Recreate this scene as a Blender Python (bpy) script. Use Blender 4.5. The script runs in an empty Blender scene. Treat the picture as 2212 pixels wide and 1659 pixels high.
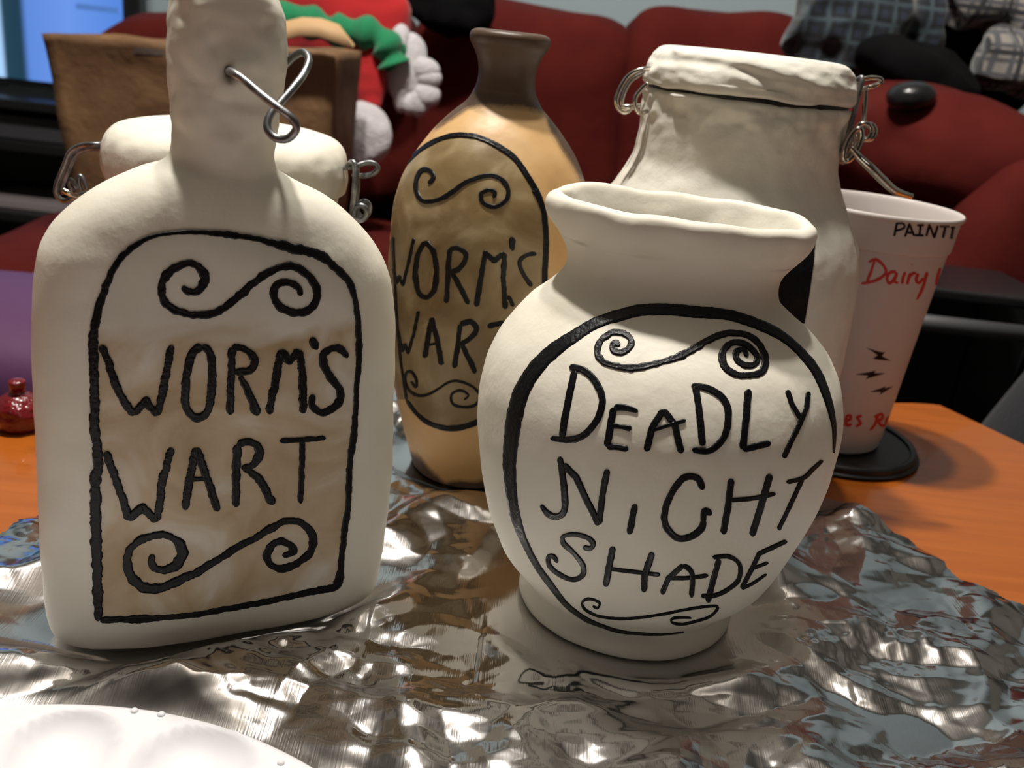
import bpy, bmesh, math, random
import numpy as np
from mathutils import Vector, Matrix, noise
from mathutils.bvhtree import BVHTree
random.seed(7)
S = bpy.context.scene
COL = S.collection
rad = math.radians

# ------------------------------------------------------------------ camera, world, lights, exposure
W, H, FPX = 2212.0, 1659.0, 2000.0
PITCH, ROLL, CH = rad(20.6), rad(6.5), 0.215          # table top is z = 0, floor is z = -0.45
CAM = Vector((0, 0, CH))
FWD = Vector((0, math.cos(PITCH), -math.sin(PITCH)))
_U0 = Vector((0, math.sin(PITCH), math.cos(PITCH)))
RGT = Vector((1, 0, 0)) * math.cos(ROLL) + _U0 * math.sin(ROLL)
UPV = Vector((-1, 0, 0)) * math.sin(ROLL) + _U0 * math.cos(ROLL)
cd = bpy.data.cameras.new('camera')
cam = bpy.data.objects.new('camera', cd); COL.objects.link(cam)
m = Matrix((RGT, UPV, -FWD)).transposed().to_4x4(); m.translation = CAM
cam.matrix_world = m
cd.sensor_width = 36; cd.lens = 36 * FPX / W; cd.clip_start = 0.01
cd.dof.use_dof = True; cd.dof.focus_distance = 0.325; cd.dof.aperture_fstop = 16
S.camera = cam
S.view_settings.view_transform = 'Standard'; S.view_settings.look = 'None'
S.view_settings.gamma = 1; S.view_settings.use_curve_mapping = False
S.view_settings.exposure = 0.0
wd = bpy.data.worlds.new('world'); S.world = wd; wd.use_nodes = True
wd.node_tree.nodes['Background'].inputs[0].default_value = (0.55, 0.60, 0.68, 1)
wd.node_tree.nodes['Background'].inputs[1].default_value = 0.018

def lamp(name, kind, loc, energy, color, size=0.04, target=None, size_y=None):
    l = bpy.data.lights.new(name, kind); l.energy = energy; l.color = color
    if kind == 'AREA':
        l.size = size
        if size_y: l.shape = 'RECTANGLE'; l.size_y = size_y
    else: l.shadow_soft_size = size
    o = bpy.data.objects.new(name, l); COL.objects.link(o); o.location = loc
    if target is not None:
        o.rotation_euler = (Vector(target) - Vector(loc)).to_track_quat('-Z', 'Y').to_euler()
    return o
WARM = (1.0, 0.95, 0.88)
lamp('ceiling_bulb', 'POINT', (-0.26, 0.56, 1.42), 74, WARM, 0.035)
lamp('ceiling_bulb', 'POINT', (-0.06, 0.55, 1.44), 37, WARM, 0.035)
lamp('fill_light', 'AREA', (0.25, -1.1, 1.25), 0.8, (1.0, 0.93, 0.84), 0.5, (0, 0.35, 0.05), 0.25)  # added soft fill from behind the camera for the front faces

# ------------------------------------------------------------------ pixel helpers (photo frame 2212 x 1659)
def ray(x, y): return (FWD + RGT * ((x - W / 2) / FPX) - UPV * ((y - H / 2) / FPX))
def onz(x, y, z=0.0):
    d = ray(x, y); return CAM + d * ((z - CH) / d.z)
def ony(x, y, Y):
    d = ray(x, y); return CAM + d * (Y / d.y)
def project(P):
    v = Vector(P) - CAM; z = v.dot(FWD)
    return W / 2 + FPX * v.dot(RGT) / z, H / 2 - FPX * v.dot(UPV) / z
def inside(x, y, poly):
    c = False; j = len(poly) - 1
    for i in range(len(poly)):
        xi, yi = poly[i]; xj, yj = poly[j]
        if (yi > y) != (yj > y) and x < (xj - xi) * (y - yi) / (yj - yi) + xi: c = not c
        j = i
    return c
def crop(ox, oy, s):
    return lambda pts: [(ox + p[0] / s, oy + p[1] / s) for p in pts]

# ------------------------------------------------------------------ object helpers
def root(name, loc, label, cat, group=None):
    o = bpy.data.objects.new(name, None); COL.objects.link(o); o.location = loc
    o.empty_display_size = 0.02
    o['label'] = label; o['category'] = cat
    if group: o['group'] = group
    return o
def mesh(name, V, F, mat, parent=None, smooth=True, attr=None, kind=None, label=None, cat=None, group=None, flipfix=True):
    """world-space vertices -> one mesh object; origin at parent origin or base centre"""
    V = [Vector(v) for v in V]
    if parent is not None: org = Vector(parent_world(parent))
    else:
        org = Vector((sum(v.x for v in V) / len(V), sum(v.y for v in V) / len(V), min(v.z for v in V)))
    me = bpy.data.meshes.new(name)
    me.from_pydata([v - org for v in V], [], F)
    if smooth: me.polygons.foreach_set('use_smooth', [True] * len(me.polygons))
    if attr:
        for an, vals in attr.items():
            a = me.attributes.new(an, 'FLOAT', 'POINT'); a.data.foreach_set('value', vals)
    me.update()
    if flipfix:
        bm = bmesh.new(); bm.from_mesh(me); bmesh.ops.recalc_face_normals(bm, faces=bm.faces); bm.to_mesh(me); bm.free()
    me.materials.append(mat)
    o = bpy.data.objects.new(name, me); COL.objects.link(o)
    if parent is not None: o.parent = parent
    else: o.location = org
    if kind: o['kind'] = kind
    if label: o['label'] = label
    if cat: o['category'] = cat
    if group: o['group'] = group
    return o
def parent_world(o):
    p = Vector(o.location); q = o.parent
    while q is not None: p += q.location; q = q.parent
    return p
def bvh_of(V, F): return BVHTree.FromPolygons([Vector(v) for v in V], F)

def grid_faces(nr, nc, closed=True, off=0):
    F = []
    for i in range(nr - 1):
        for j in range(nc if closed else nc - 1):
            k = (j + 1) % nc
            F.append((off + i * nc + j, off + i * nc + k, off + (i + 1) * nc + k, off + (i + 1) * nc + j))
    return F
def cr(p0, p1, p2, p3, t):
    return 0.5 * ((2 * p1) + (-p0 + p2) * t + (2 * p0 - 5 * p1 + 4 * p2 - p3) * t * t + (-p0 + 3 * p1 - 3 * p2 + p3) * t ** 3)
def spline(P, n, closed=False):
    """Catmull-Rom through tuples, n samples per span"""
    out = []; N = len(P); D = len(P[0])
    spans = N if closed else N - 1
    for i in range(spans):
        g = (lambda k: P[k % N]) if closed else (lambda k: P[min(max(k, 0), N - 1)])
        a, b, c, d = g(i - 1), g(i), g(i + 1), g(i + 2)
        for s in range(n):
            t = s / n
            out.append(tuple(cr(a[k], b[k], c[k], d[k], t) for k in range(D)))
    if not closed: out.append(tuple(P[-1]))
    return out
def lin(P, step):
    out = []
    for a, b in zip(P[:-1], P[1:]):
        L = math.dist(a[:2], b[:2]); n = max(1, int(L / step))
        for s in range(n): out.append(tuple(a[k] + (b[k] - a[k]) * s / n for k in range(len(a))))
    out.append(tuple(P[-1])); return out
def nz(x, y, z, s): return noise.noise(Vector((x * s, y * s, z * s)))
def sgnp(v, p): return math.copysign(abs(v) ** p, v)

def loft(keys, cx, cy, ang, nseg=160, per=6, disp=None, cap=True):
    """keys: (z, xl, xr, hy, n) -> superellipse sections, local x turned by ang"""
    ks = spline(keys, per)
    V = []; ca, sa = math.cos(ang), math.sin(ang)
    for (z, xl, xr, hy, n) in ks:
        hx = (xr - xl) / 2; mx = (xr + xl) / 2; hx = max(hx, 1e-4); hy = max(hy, 1e-4)
        for j in range(nseg):
            t = 2 * math.pi * j / nseg
            lx = mx + hx * sgnp(math.cos(t), 2 / n); ly = hy * sgnp(math.sin(t), 2 / n)
            p = Vector((cx + lx * ca - ly * sa, cy + lx * sa + ly * ca, z))
            if disp:
                nrm = Vector((math.cos(t) / hx, math.sin(t) / hy, 0)).normalized()
                w = Vector((nrm.x * ca - nrm.y * sa, nrm.x * sa + nrm.y * ca, 0))
                p += w * disp(p, z)
            V.append(p)
    F = grid_faces(len(ks), nseg)
    if cap:
        F.append(tuple(range(nseg - 1, -1, -1)))
        b = (len(ks) - 1) * nseg
        F.append(tuple(range(b, b + nseg)))
    return V, F
def lathe(prof, cx, cy, nseg=160, per=6, disp=None, ry=1.0, cap=True):
    return loft([(z, -r, r, r * ry, 2.0) for r, z in prof], cx, cy, 0, nseg, per, disp, cap)
def tube(pts, r, nseg=10, sub=6, closed=False, rad_list=None):
    P = [Vector(p) for p in (spline([tuple(p) for p in pts], sub, closed) if sub > 1 else pts)]
    V = []; N = len(P); up = None
    for i, p in enumerate(P):
        a = P[i - 1] if (i > 0 or closed) else P[i]; b = P[(i + 1) % N] if (i < N - 1 or closed) else P[i]
        t = (b - a).normalized()
        if up is None: up = t.orthogonal().normalized()
        up = (up - t * up.dot(t)).normalized(); s = t.cross(up)
        rr = r if rad_list is None else rad_list(i / max(1, N - 1))
        for j in range(nseg):
            q = 2 * math.pi * j / nseg
            V.append(p + (up * math.cos(q) + s * math.sin(q)) * rr)
    F = grid_faces(N, nseg)
    if closed:
        o = (N - 1) * nseg
        F += [(o + j, o + (j + 1) % nseg, (j + 1) % nseg, j) for j in range(nseg)]
    else:
        F.append(tuple(range(nseg))); o = (N - 1) * nseg; F.append(tuple(range(o, o + nseg)))
    return V, F
def join(*parts):
    V = []; F = []
    for v, f in parts:
        o = len(V); V += list(v); F += [tuple(i + o for i in q) for q in f]
    return V, F
def box(x0, x1, y0, y1, z0, z1, bev=0.0, rot=0.0, piv=None):
    bm = bmesh.new(); bmesh.ops.create_cube(bm, size=1)
    for v in bm.verts:
        v.co = Vector(((x0 + x1) / 2 + v.co.x * (x1 - x0), (y0 + y1) / 2 + v.co.y * (y1 - y0), (z0 + z1) / 2 + v.co.z * (z1 - z0)))
    if bev: bmesh.ops.bevel(bm, geom=list(bm.edges), offset=bev, segments=3, affect='EDGES', profile=0.5)
    if rot:
        p = Vector(piv) if piv else Vector(((x0 + x1) / 2, (y0 + y1) / 2, 0))
        bmesh.ops.rotate(bm, verts=bm.verts, cent=p, matrix=Matrix.Rotation(rot, 3, 'Z'))
    bm.verts.index_update()
    V = [v.co.copy() for v in bm.verts]; F = [tuple(v.index for v in f.verts) for f in bm.faces]; bm.free()
    return V, F
def blob(c, sz, e=2.4, nu=64, nv=40, amp=0.0, sc=8.0, seed=0.0, rot=None, ridge=False):
    V = []; c = Vector(c)
    for i in range(nv + 1):
        ph = -math.pi / 2 + math.pi * i / nv
        for j in range(nu):
            th = 2 * math.pi * j / nu
            d = Vector((sgnp(math.cos(ph), 2 / e) * sgnp(math.cos(th), 2 / e), sgnp(math.cos(ph), 2 / e) * sgnp(math.sin(th), 2 / e), sgnp(math.sin(ph), 2 / e)))
            p = Vector((d.x * sz[0], d.y * sz[1], d.z * sz[2]))
            if amp:
                q = (p + Vector((seed, seed * 1.7, 0))) * sc
                h = noise.noise(q) + 0.5 * noise.noise(q * 2.1)
                if ridge: h = (0.5 - abs(h)) * 1.6
                n = Vector((d.x / sz[0], d.y / sz[1], d.z / sz[2]))
                if n.length > 0: p += n.normalized() * amp * h
            if rot: p = rot @ p
            V.append(c + p)
    return V, grid_faces(nv + 1, nu)

# strokes painted/incised on a surface: every lateral sample is dropped on the body mesh itself
def ribbon(bvh, pts, w, name, mat, parent, closed=False, smooth=True, lift=0.0005, jit=0.16, base=0.0, straight=False):
    if straight: P = pts
    else: P = spline([tuple(p) if len(p) > 2 else (p[0], p[1], 1.0) for p in pts], 6, closed)
    P = [(p[0], p[1], p[2] if len(p) > 2 else 1.0) for p in P]
    if closed: P.append(P[0])
    P = lin(P, 3.0); w = w * 1.16 if w > 7.5 else w * 1.05
    L = [0.0]
    for a, b in zip(P[:-1], P[1:]): L.append(L[-1] + math.dist(a[:2], b[:2]))
    T = L[-1]
    lat = (-1, -.82, -.45, 0, .45, .82, 1); prof = (-0.6, 0.75, 1.0, 0.45, 1.0, 0.75, -0.6)
    V = []; rows = 0; last = None
    s0 = random.random() * 50
    for i, p in enumerate(P):
        a = P[max(i - 2, 0)]; b = P[min(i + 2, len(P) - 1)]
        if closed and (i < 2 or i > len(P) - 3): a, b = P[-3], P[2]
        tx, ty = b[0] - a[0], b[1] - a[1]; l = math.hypot(tx, ty) or 1; tx /= l; ty /= l
        hw = w * p[2] / 2
        if not closed:
            e = min(L[i], T - L[i]); 
            if e < hw: hw *= max(0.25, math.sqrt(max(0.0, 1 - (1 - e / hw) ** 2)))
        jl = 1 + jit * (2.2 * noise.noise(Vector((L[i] * 0.07, s0, 0))) + 1.2 * noise.noise(Vector((L[i] * 0.3, s0, 0)))); jr = 1 + jit * (2.2 * noise.noise(Vector((L[i] * 0.07, s0 + 9, 0))) + 1.2 * noise.noise(Vector((L[i] * 0.3, s0 + 9, 0))))
        row = []
        for t, h in zip(lat, prof):
            k = hw * t * (jl if t < 0 else jr)
            d = ray(p[0] - ty * k, p[1] + tx * k).normalized()
            loc, n, _, _ = bvh.ray_cast(CAM, d)
            if loc is None: row.append(None)
            else:
                if n.dot(d) > 0: n = -n
                row.append((loc, n, base + (h * lift if h > 0 else -0.0004 - base)))
        if all(r is None for r in row): last = None if False else last; continue
        c = next((r for r in (row[3], row[2], row[4], row[1], row[5], row[0], row[6]) if r), None)
        # nearest hit fills the misses at the silhouette
        for k in range(7):
            if row[k] is None:
                best = min((j for j in range(7) if row[j] is not None), key=lambda j: abs(j - k)); row[k] = row[best]
        V += [r[0] + r[1] * r[2] for r in row]; rows += 1
    if rows < 2: return None
    F = []
    for i in range(rows - 1):
        if (V[i * 7 + 3] - V[(i + 1) * 7 + 3]).length > 0.02: continue
        for j in range(6): F.append((i * 7 + j, i * 7 + j + 1, (i + 1) * 7 + j + 1, (i + 1) * 7 + j))
    return mesh(name, V, F, mat, parent, flipfix=False)
def panel(bvh, poly, name, mat, parent, step=4.0, lift=0.00018, label=None):
    xs = [p[0] for p in poly]; ys = [p[1] for p in poly]
    nx = int((max(xs) - min(xs)) / step) + 2; ny = int((max(ys) - min(ys)) / step) + 2
    idx = {}; V = []; F = []
    for i in range(nx):
        for j in range(ny):
            x, y = min(xs) + i * step, min(ys) + j * step
            if not inside(x, y, poly): continue
            d = ray(x, y).normalized(); loc, n, _, _ = bvh.ray_cast(CAM, d)
            if loc is None: continue
            if n.dot(d) > 0: n = -n
            idx[(i, j)] = len(V); V.append(loc + n * lift)
    for (i, j), a in idx.items():
        q = [idx.get(k) for k in ((i + 1, j), (i + 1, j + 1), (i, j + 1))]
        if None not in q: F.append((a, q[0], q[1], q[2]))
    return mesh(name, V, F, mat, parent, label=label, flipfix=False)

# ------------------------------------------------------------------ materials
def mat(name, col, rough=0.6, metal=0.0, bump=None, var=None, coat=0.0, sheen=0.0, sss=0.0, spec=0.5, trans=0.0):
    """bump = [(scale, strength, dist)], var = (scale, colour2, lo, hi)"""
    m = bpy.data.materials.new(name); m.use_nodes = True; nt = m.node_tree; b = nt.nodes['Principled BSDF']
    b.inputs['Base Color'].default_value = (*col, 1); b.inputs['Roughness'].default_value = rough
    b.inputs['Metallic'].default_value = metal; b.inputs['Coat Weight'].default_value = coat
    b.inputs['Sheen Weight'].default_value = sheen; b.inputs['Specular IOR Level'].default_value = spec
    if trans: b.inputs['Transmission Weight'].default_value = trans
    if sss: b.inputs['Subsurface Weight'].default_value = sss; b.inputs['Subsurface Scale'].default_value = 0.004
    tc = nt.nodes.new('ShaderNodeTexCoord')
    def tex(scale, det=4):
        n = nt.nodes.new('ShaderNodeTexNoise'); n.inputs['Scale'].default_value = scale; n.inputs['Detail'].default_value = det
        nt.links.new(tc.outputs['Object'], n.inputs['Vector']); return n
    if var:
        n = tex(var[0]); r = nt.nodes.new('ShaderNodeValToRGB')
        r.color_ramp.elements[0].position = var[2]; r.color_ramp.elements[1].position = var[3]
        r.color_ramp.elements[0].color = (*col, 1); r.color_ramp.elements[1].color = (*var[1], 1)
        nt.links.new(n.outputs['Fac'], r.inputs['Fac']); nt.links.new(r.outputs['Color'], b.inputs['Base Color'])
    prev = None
    for (sc, st, dist) in (bump or []):
        n = tex(sc); bp = nt.nodes.new('ShaderNodeBump'); bp.inputs['Strength'].default_value = st; bp.inputs['Distance'].default_value = dist
        nt.links.new(n.outputs['Fac'], bp.inputs['Height'])
        if prev: nt.links.new(prev.outputs['Normal'], bp.inputs['Normal'])
        nt.links.new(bp.outputs['Normal'], b.inputs['Normal']); prev = bp
    return m
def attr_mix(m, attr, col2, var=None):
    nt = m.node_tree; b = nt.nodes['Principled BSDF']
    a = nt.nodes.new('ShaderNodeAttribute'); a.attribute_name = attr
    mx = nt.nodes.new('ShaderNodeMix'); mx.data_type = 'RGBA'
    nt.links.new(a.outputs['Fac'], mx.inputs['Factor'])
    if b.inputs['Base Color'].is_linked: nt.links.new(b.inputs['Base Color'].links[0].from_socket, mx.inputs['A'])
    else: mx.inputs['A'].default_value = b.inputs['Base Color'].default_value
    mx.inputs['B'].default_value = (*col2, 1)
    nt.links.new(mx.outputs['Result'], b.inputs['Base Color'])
def plaid(name, base, c1, c2, s):
    m = mat(name, base, 0.9, bump=[(400, 0.3, 0.001)], sheen=0.3); nt = m.node_tree; b = nt.nodes['Principled BSDF']
    tc = nt.nodes.new('ShaderNodeTexCoord'); prev = None
    for ax, c, sc, th in (('X', c1, s, .80), ('Z', c1, s, .80), ('X', c2, s * .5, .93), ('Z', c2, s * .5, .93)):
        w = nt.nodes.new('ShaderNodeTexWave'); w.bands_direction = ax; w.inputs['Scale'].default_value = sc; w.inputs['Distortion'].default_value = 1.6
        nt.links.new(tc.outputs['Object'], w.inputs['Vector'])
        r = nt.nodes.new('ShaderNodeMath'); r.operation = 'GREATER_THAN'; r.inputs[1].default_value = th
        nt.links.new(w.outputs['Fac'], r.inputs[0])
        mx = nt.nodes.new('ShaderNodeMix'); mx.data_type = 'RGBA'; mx.inputs['B'].default_value = (*c, 1)
        nt.links.new(r.outputs[0], mx.inputs['Factor'])
        if prev: nt.links.new(prev, mx.inputs['A'])
        else: mx.inputs['A'].default_value = (*base, 1)
        prev = mx.outputs['Result']
    nt.links.new(prev, b.inputs['Base Color']); return m
CLAY = mat('white_clay', (0.78, 0.74, 0.63), 0.55, bump=[(60, 0.25, 0.002), (320, 0.22, 0.0006)], var=(22, (0.70, 0.65, 0.52), .5, .85), sss=0.0, spec=.35)
CLAYR = mat('rough_white_clay', (0.76, 0.73, 0.64), 0.6, bump=[(55, 0.35, 0.003), (240, 0.25, 0.0008)], var=(35, (0.60, 0.58, 0.50), .52, .8), spec=.3)
LABEL = mat('tan_wash', (0.60, 0.47, 0.31), 0.5, bump=[(45, 0.25, 0.002), (350, 0.2, 0.0005)], spec=.4)
BROWN = mat('ochre_clay', (0.60, 0.36, 0.15), 0.45, bump=[(60, 0.25, 0.002), (300, 0.15, 0.0005)], var=(30, (0.68, 0.45, 0.22), .45, .75), spec=.4)
BLABEL = mat('aged_tan_paint', (0.36, 0.25, 0.11), 0.38, bump=[(45, 0.3, 0.002), (300, 0.15, 0.0005)], spec=.5)
INK = mat('black_paint', (0.005, 0.005, 0.006), 0.36, bump=[(700, 0.5, 0.0006)], spec=.22)
STEEL = mat('dull_steel_wire', (0.19, 0.195, 0.20), 0.42, 1.0, bump=[(600, 0.3, 0.0003)], var=(150, (0.38, 0.38, 0.38), .45, .6))
CHROME = mat('bright_steel_wire', (0.72, 0.68, 0.6), 0.15, 1.0)
FOIL = mat('aluminium_foil', (0.68, 0.67, 0.67), 0.14, 1.0, bump=[(40, 0.08, 0.002)])
def brushed(m):
    nt = m.node_tree; b = nt.nodes['Principled BSDF']; tc = nt.nodes.new('ShaderNodeTexCoord'); mp = nt.nodes.new('ShaderNodeMapping')
    mp.inputs['Rotation'].default_value = (0, 0, .25); mp.inputs['Scale'].default_value = (1800, 60, 60)
    n = nt.nodes.new('ShaderNodeTexNoise'); n.inputs['Scale'].default_value = 1; n.inputs['Detail'].default_value = 2
    bp = nt.nodes.new('ShaderNodeBump'); bp.inputs['Strength'].default_value = .3; bp.inputs['Distance'].default_value = .00015
    nt.links.new(tc.outputs['Object'], mp.inputs['Vector']); nt.links.new(mp.outputs['Vector'], n.inputs['Vector']); nt.links.new(n.outputs['Fac'], bp.inputs['Height'])
    old = b.inputs['Normal'].links[0].from_socket; nt.links.new(old, bp.inputs['Normal']); nt.links.new(bp.outputs['Normal'], b.inputs['Normal'])
brushed(FOIL)
def swirl_wash(m, c1, c2, c3):
    nt = m.node_tree; b = nt.nodes['Principled BSDF']; tc = nt.nodes.new('ShaderNodeTexCoord')
    n = nt.nodes.new('ShaderNodeTexNoise'); n.inputs['Scale'].default_value = 28; n.inputs['Distortion'].default_value = 1.6; n.inputs['Detail'].default_value = 3
    nt.links.new(tc.outputs['Object'], n.inputs['Vector'])
    r = nt.nodes.new('ShaderNodeValToRGB'); e = r.color_ramp.elements
    e[0].position = .36; e[0].color = (*c1, 1); e[1].position = .68; e[1].color = (*c3, 1); k = e.new(.52); k.color = (*c2, 1)
    nt.links.new(n.outputs['Fac'], r.inputs['Fac']); nt.links.new(r.outputs['Color'], b.inputs['Base Color'])
swirl_wash(LABEL, (0.44, 0.32, 0.18), (0.55, 0.43, 0.285), (0.68, 0.62, 0.52))
def paler_top(m, z0, z1, c):
    nt = m.node_tree; b = nt.nodes['Principled BSDF']; tc = nt.nodes.new('ShaderNodeTexCoord'); sp = nt.nodes.new('ShaderNodeSeparateXYZ')
    n = nt.nodes.new('ShaderNodeTexNoise'); n.inputs['Scale'].default_value = 30; n.inputs['Distortion'].default_value = 1.0
    nt.links.new(tc.outputs['Object'], sp.inputs[0]); nt.links.new(tc.outputs['Object'], n.inputs['Vector'])
    ml = nt.nodes.new('ShaderNodeMath'); ml.operation = 'MULTIPLY_ADD'; ml.inputs[1].default_value = .03; nt.links.new(n.outputs['Fac'], ml.inputs[0]); nt.links.new(sp.outputs['Z'], ml.inputs[2])
    mr = nt.nodes.new('ShaderNodeMapRange'); mr.inputs['From Min'].default_value = z0 + .015; mr.inputs['From Max'].default_value = z1 + .015; nt.links.new(ml.outputs[0], mr.inputs['Value'])
    mx = nt.nodes.new('ShaderNodeMix'); mx.data_type = 'RGBA'; nt.links.new(mr.outputs[0], mx.inputs['Factor'])
    nt.links.new(b.inputs['Base Color'].links[0].from_socket, mx.inputs['A']); mx.inputs['B'].default_value = (*c, 1)
    nt.links.new(mx.outputs['Result'], b.inputs['Base Color'])
paler_top(LABEL, .116, .122, (0.68, 0.64, 0.55))
swirl_wash(BLABEL, (0.19, 0.12, 0.045), (0.25, 0.175, 0.08), (0.38, 0.29, 0.16))
WHITEP = mat('white_plastic', (0.74, 0.73, 0.745), 0.5, spec=.3)
SOFA = mat('red_velvet', (0.088, 0.0075, 0.0045), 0.9, spec=.2, bump=[(18, 0.4, 0.01), (600, 0.3, 0.0006)], var=(14, (0.07, 0.0045, 0.0035), .4, .7))
WALL = mat('blue_grey_wall_paint', (0.40, 0.50, 0.54), 0.8, bump=[(200, 0.1, 0.001)])
WHITEWALL = mat('off_white_paint', (0.19, 0.175, 0.155), 0.9, bump=[(120, 0.15, 0.002)])
DARK = mat('dark_carpet', (0.03, 0.028, 0.025), 0.95, bump=[(300, 0.5, 0.004)])
BLACK = mat('black_lacquer', (0.008, 0.008, 0.009), 0.4, bump=[(100, 0.1, 0.001)])
# wood
WOOD = mat('orange_varnished_wood', (0.55, 0.16, 0.02), 0.3, coat=.3)
def wood_nodes(m, c1, c2):
    nt = m.node_tree; b = nt.nodes['Principled BSDF']; tc = nt.nodes.new('ShaderNodeTexCoord')
    mp = nt.nodes.new('ShaderNodeMapping'); mp.inputs['Scale'].default_value = (9, 190, 30); mp.inputs['Rotation'].default_value = (0, 0, rad(-16))
    nt.links.new(tc.outputs['Object'], mp.inputs['Vector'])
    n = nt.nodes.new('ShaderNodeTexNoise'); n.inputs['Scale'].default_value = 1.0; n.inputs['Detail'].default_value = 6; n.inputs['Distortion'].default_value = .6
    nt.links.new(mp.outputs['Vector'], n.inputs['Vector'])
    r = nt.nodes.new('ShaderNodeValToRGB'); e = r.color_ramp.elements
    e[0].position = .35; e[0].color = (*c1, 1); e[1].position = .65; e[1].color = (*c2, 1)
    nt.links.new(n.outputs['Fac'], r.inputs['Fac']); nt.links.new(r.outputs['Color'], b.inputs['Base Color'])
wood_nodes(WOOD, (0.32, 0.078, 0.006), (0.38, 0.098, 0.009))
#@@STRUCTURE
# ------------------------------------------------------------------ setting
def struct(name, vf, m, parent=None, smooth=False):
    return mesh(name, vf[0], vf[1], m, parent, smooth=smooth, kind='structure' if parent is None else None)
struct('floor', box(-2.2, 2.0, -2.2, 2.5, -0.50, -0.45), DARK)
struct('ceiling', box(-2.2, 2.0, -2.2, 2.5, 1.95, 2.0), WHITEWALL)
struct('wall_back', box(-2.2, 2.0, 2.4, 2.5, -0.45, 1.95), WALL)
struct('wall_left', box(-2.3, -2.2, -2.2, 2.5, -0.5, 1.95), WHITEWALL)
struct('wall_right', box(2.0, 2.1, -2.2, 2.5, -0.5, 1.95), WHITEWALL)
struct('baseboard_back', box(-2.2, 2.0, 2.385, 2.4, -0.45, -0.36), WHITEWALL)
# ------------------------------------------------------------------ table
a = onz(-400, 862 - 4); tl = onz(0, 862); tr = onz(1965, 866); tc_ = onz(2032, 871); te = onz(2212, 955)
dirx = (tr - tl).normalized(); far_l = tl - dirx * 0.35
dr = (te - tc_).normalized()
TP = [(far_l.x, far_l.y), (tr.x, tr.y), ((tr.x + tc_.x) / 2 + .003, (tr.y + tc_.y) / 2 + .001), (tc_.x, tc_.y), (te.x, te.y), (tc_.x + dr.x * .75, tc_.y + dr.y * .75),
      (tc_.x + dr.x * .75 - dirx.x * 1.15, tc_.y + dr.y * .75 - dirx.y * 1.15)]
def slab(poly, z0, z1, bev=0.004):
    bm = bmesh.new(); vs = [bm.verts.new((x, y, z1)) for x, y in poly]
    f = bm.faces.new(vs); r = bmesh.ops.extrude_face_region(bm, geom=[f])
    for v in r['geom']:
        if isinstance(v, bmesh.types.BMVert): v.co.z = z0
    bmesh.ops.recalc_face_normals(bm, faces=bm.faces)
    if bev: bmesh.ops.bevel(bm, geom=list(bm.edges), offset=bev, segments=3, affect='EDGES')
    bm.verts.index_update()
    V = [v.co.copy() for v in bm.verts]; F = [tuple(v.index for v in q.verts) for q in bm.faces]; bm.free(); return V, F
tbl = root('coffee_table', (0.0, 0.25, -0.45), 'orange-brown varnished wooden coffee table under the foil and bottles', 'table')
mesh('tabletop', *slab(TP, -0.028, 0.0), WOOD, tbl, smooth=False)
cxT = sum(p[0] for p in TP) / len(TP); cyT = sum(p[1] for p in TP) / len(TP)
for i in (0, 3, 5, 6):
    x = TP[i][0] + (cxT - TP[i][0]) * .14; y = TP[i][1] + (cyT - TP[i][1]) * .14
    mesh('leg', *box(x - .03, x + .03, y - .03, y + .03, -.45, -.027, .004), WOOD, tbl, smooth=False)

# ------------------------------------------------------------------ foil sheet
FP = [(-.195, .330), (-.196, .355), (-.183, .385), (-.13, .465), (-.07, .497), (.02, .512), (.11, .492), (.166, .438), (.20, .398), (.238, .355), (.29, .29), (.33, .16), (.30, .04), (0, .02), (-.27, .05), (-.225, .22)]
FOOT = [(.056, .332, .045, .045, 0), (-.018, .445, .032, .032, 0), (.0975, .474, .063, .063, 0), (-.1415, .431, .059, .059, 0), (-.104, .300, .060, .026, rad(27))]
def hsh(ix, iy, seed):
    v = (ix.astype(np.int64) * 374761393 + iy.astype(np.int64) * 668265263 + int(seed * 1000) * 1274126177) & 0xffffffff
    v = ((v ^ (v >> 13)) * 1274126177) & 0xffffffff
    v = ((v ^ (v >> 16)) * 2246822519) & 0xffffffff
    return ((v ^ (v >> 15)) & 0xffffff) / float(0x1000000)
def pnoise(x, y, seed):
    ix = np.floor(x); iy = np.floor(y); fx = x - ix; fy = y - iy
    ux = fx * fx * fx * (fx * (fx * 6 - 15) + 10); uy = fy * fy * fy * (fy * (fy * 6 - 15) + 10)
    def g(a, b):
        t = hsh(ix + a, iy + b, seed) * 6.28318; return np.cos(t) * (fx - a) + np.sin(t) * (fy - b)
    return ((g(0, 0) * (1 - ux) + g(1, 0) * ux) * (1 - uy) + (g(0, 1) * (1 - ux) + g(1, 1) * ux) * uy) * 1.5
def facets(x, y, sc, sl, seed, sign=1):
    """crumpled sheet: highest of the tilted planar pyramids standing on jittered cell points"""
    qx = x * sc; qy = y * sc; ix = np.floor(qx); iy = np.floor(qy); best = np.full(x.shape, -1e9)
    for a in (-1, 0, 1):
        for b in (-1, 0, 1):
            cx, cy = ix + a, iy + b
            px = cx + hsh(cx, cy, seed); py = cy + hsh(cx, cy, seed + 1.3)
            t = hsh(cx, cy, seed + 2.1) * 6.28318; m_ = sl * (.15 + .8 * hsh(cx, cy, seed + 3.7)); r = hsh(cx, cy, seed + 4.9) * 1.57
            dx, dy = qx - px, qy - py
            u = dx * np.cos(r) + dy * np.sin(r); w = -dx * np.sin(r) + dy * np.cos(r)
            best = np.maximum(best, m_ * (np.cos(t) * dx + np.sin(t) * dy) - sl * .9 * (np.abs(u) + np.abs(w)))
    return sign * best / sc
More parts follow.
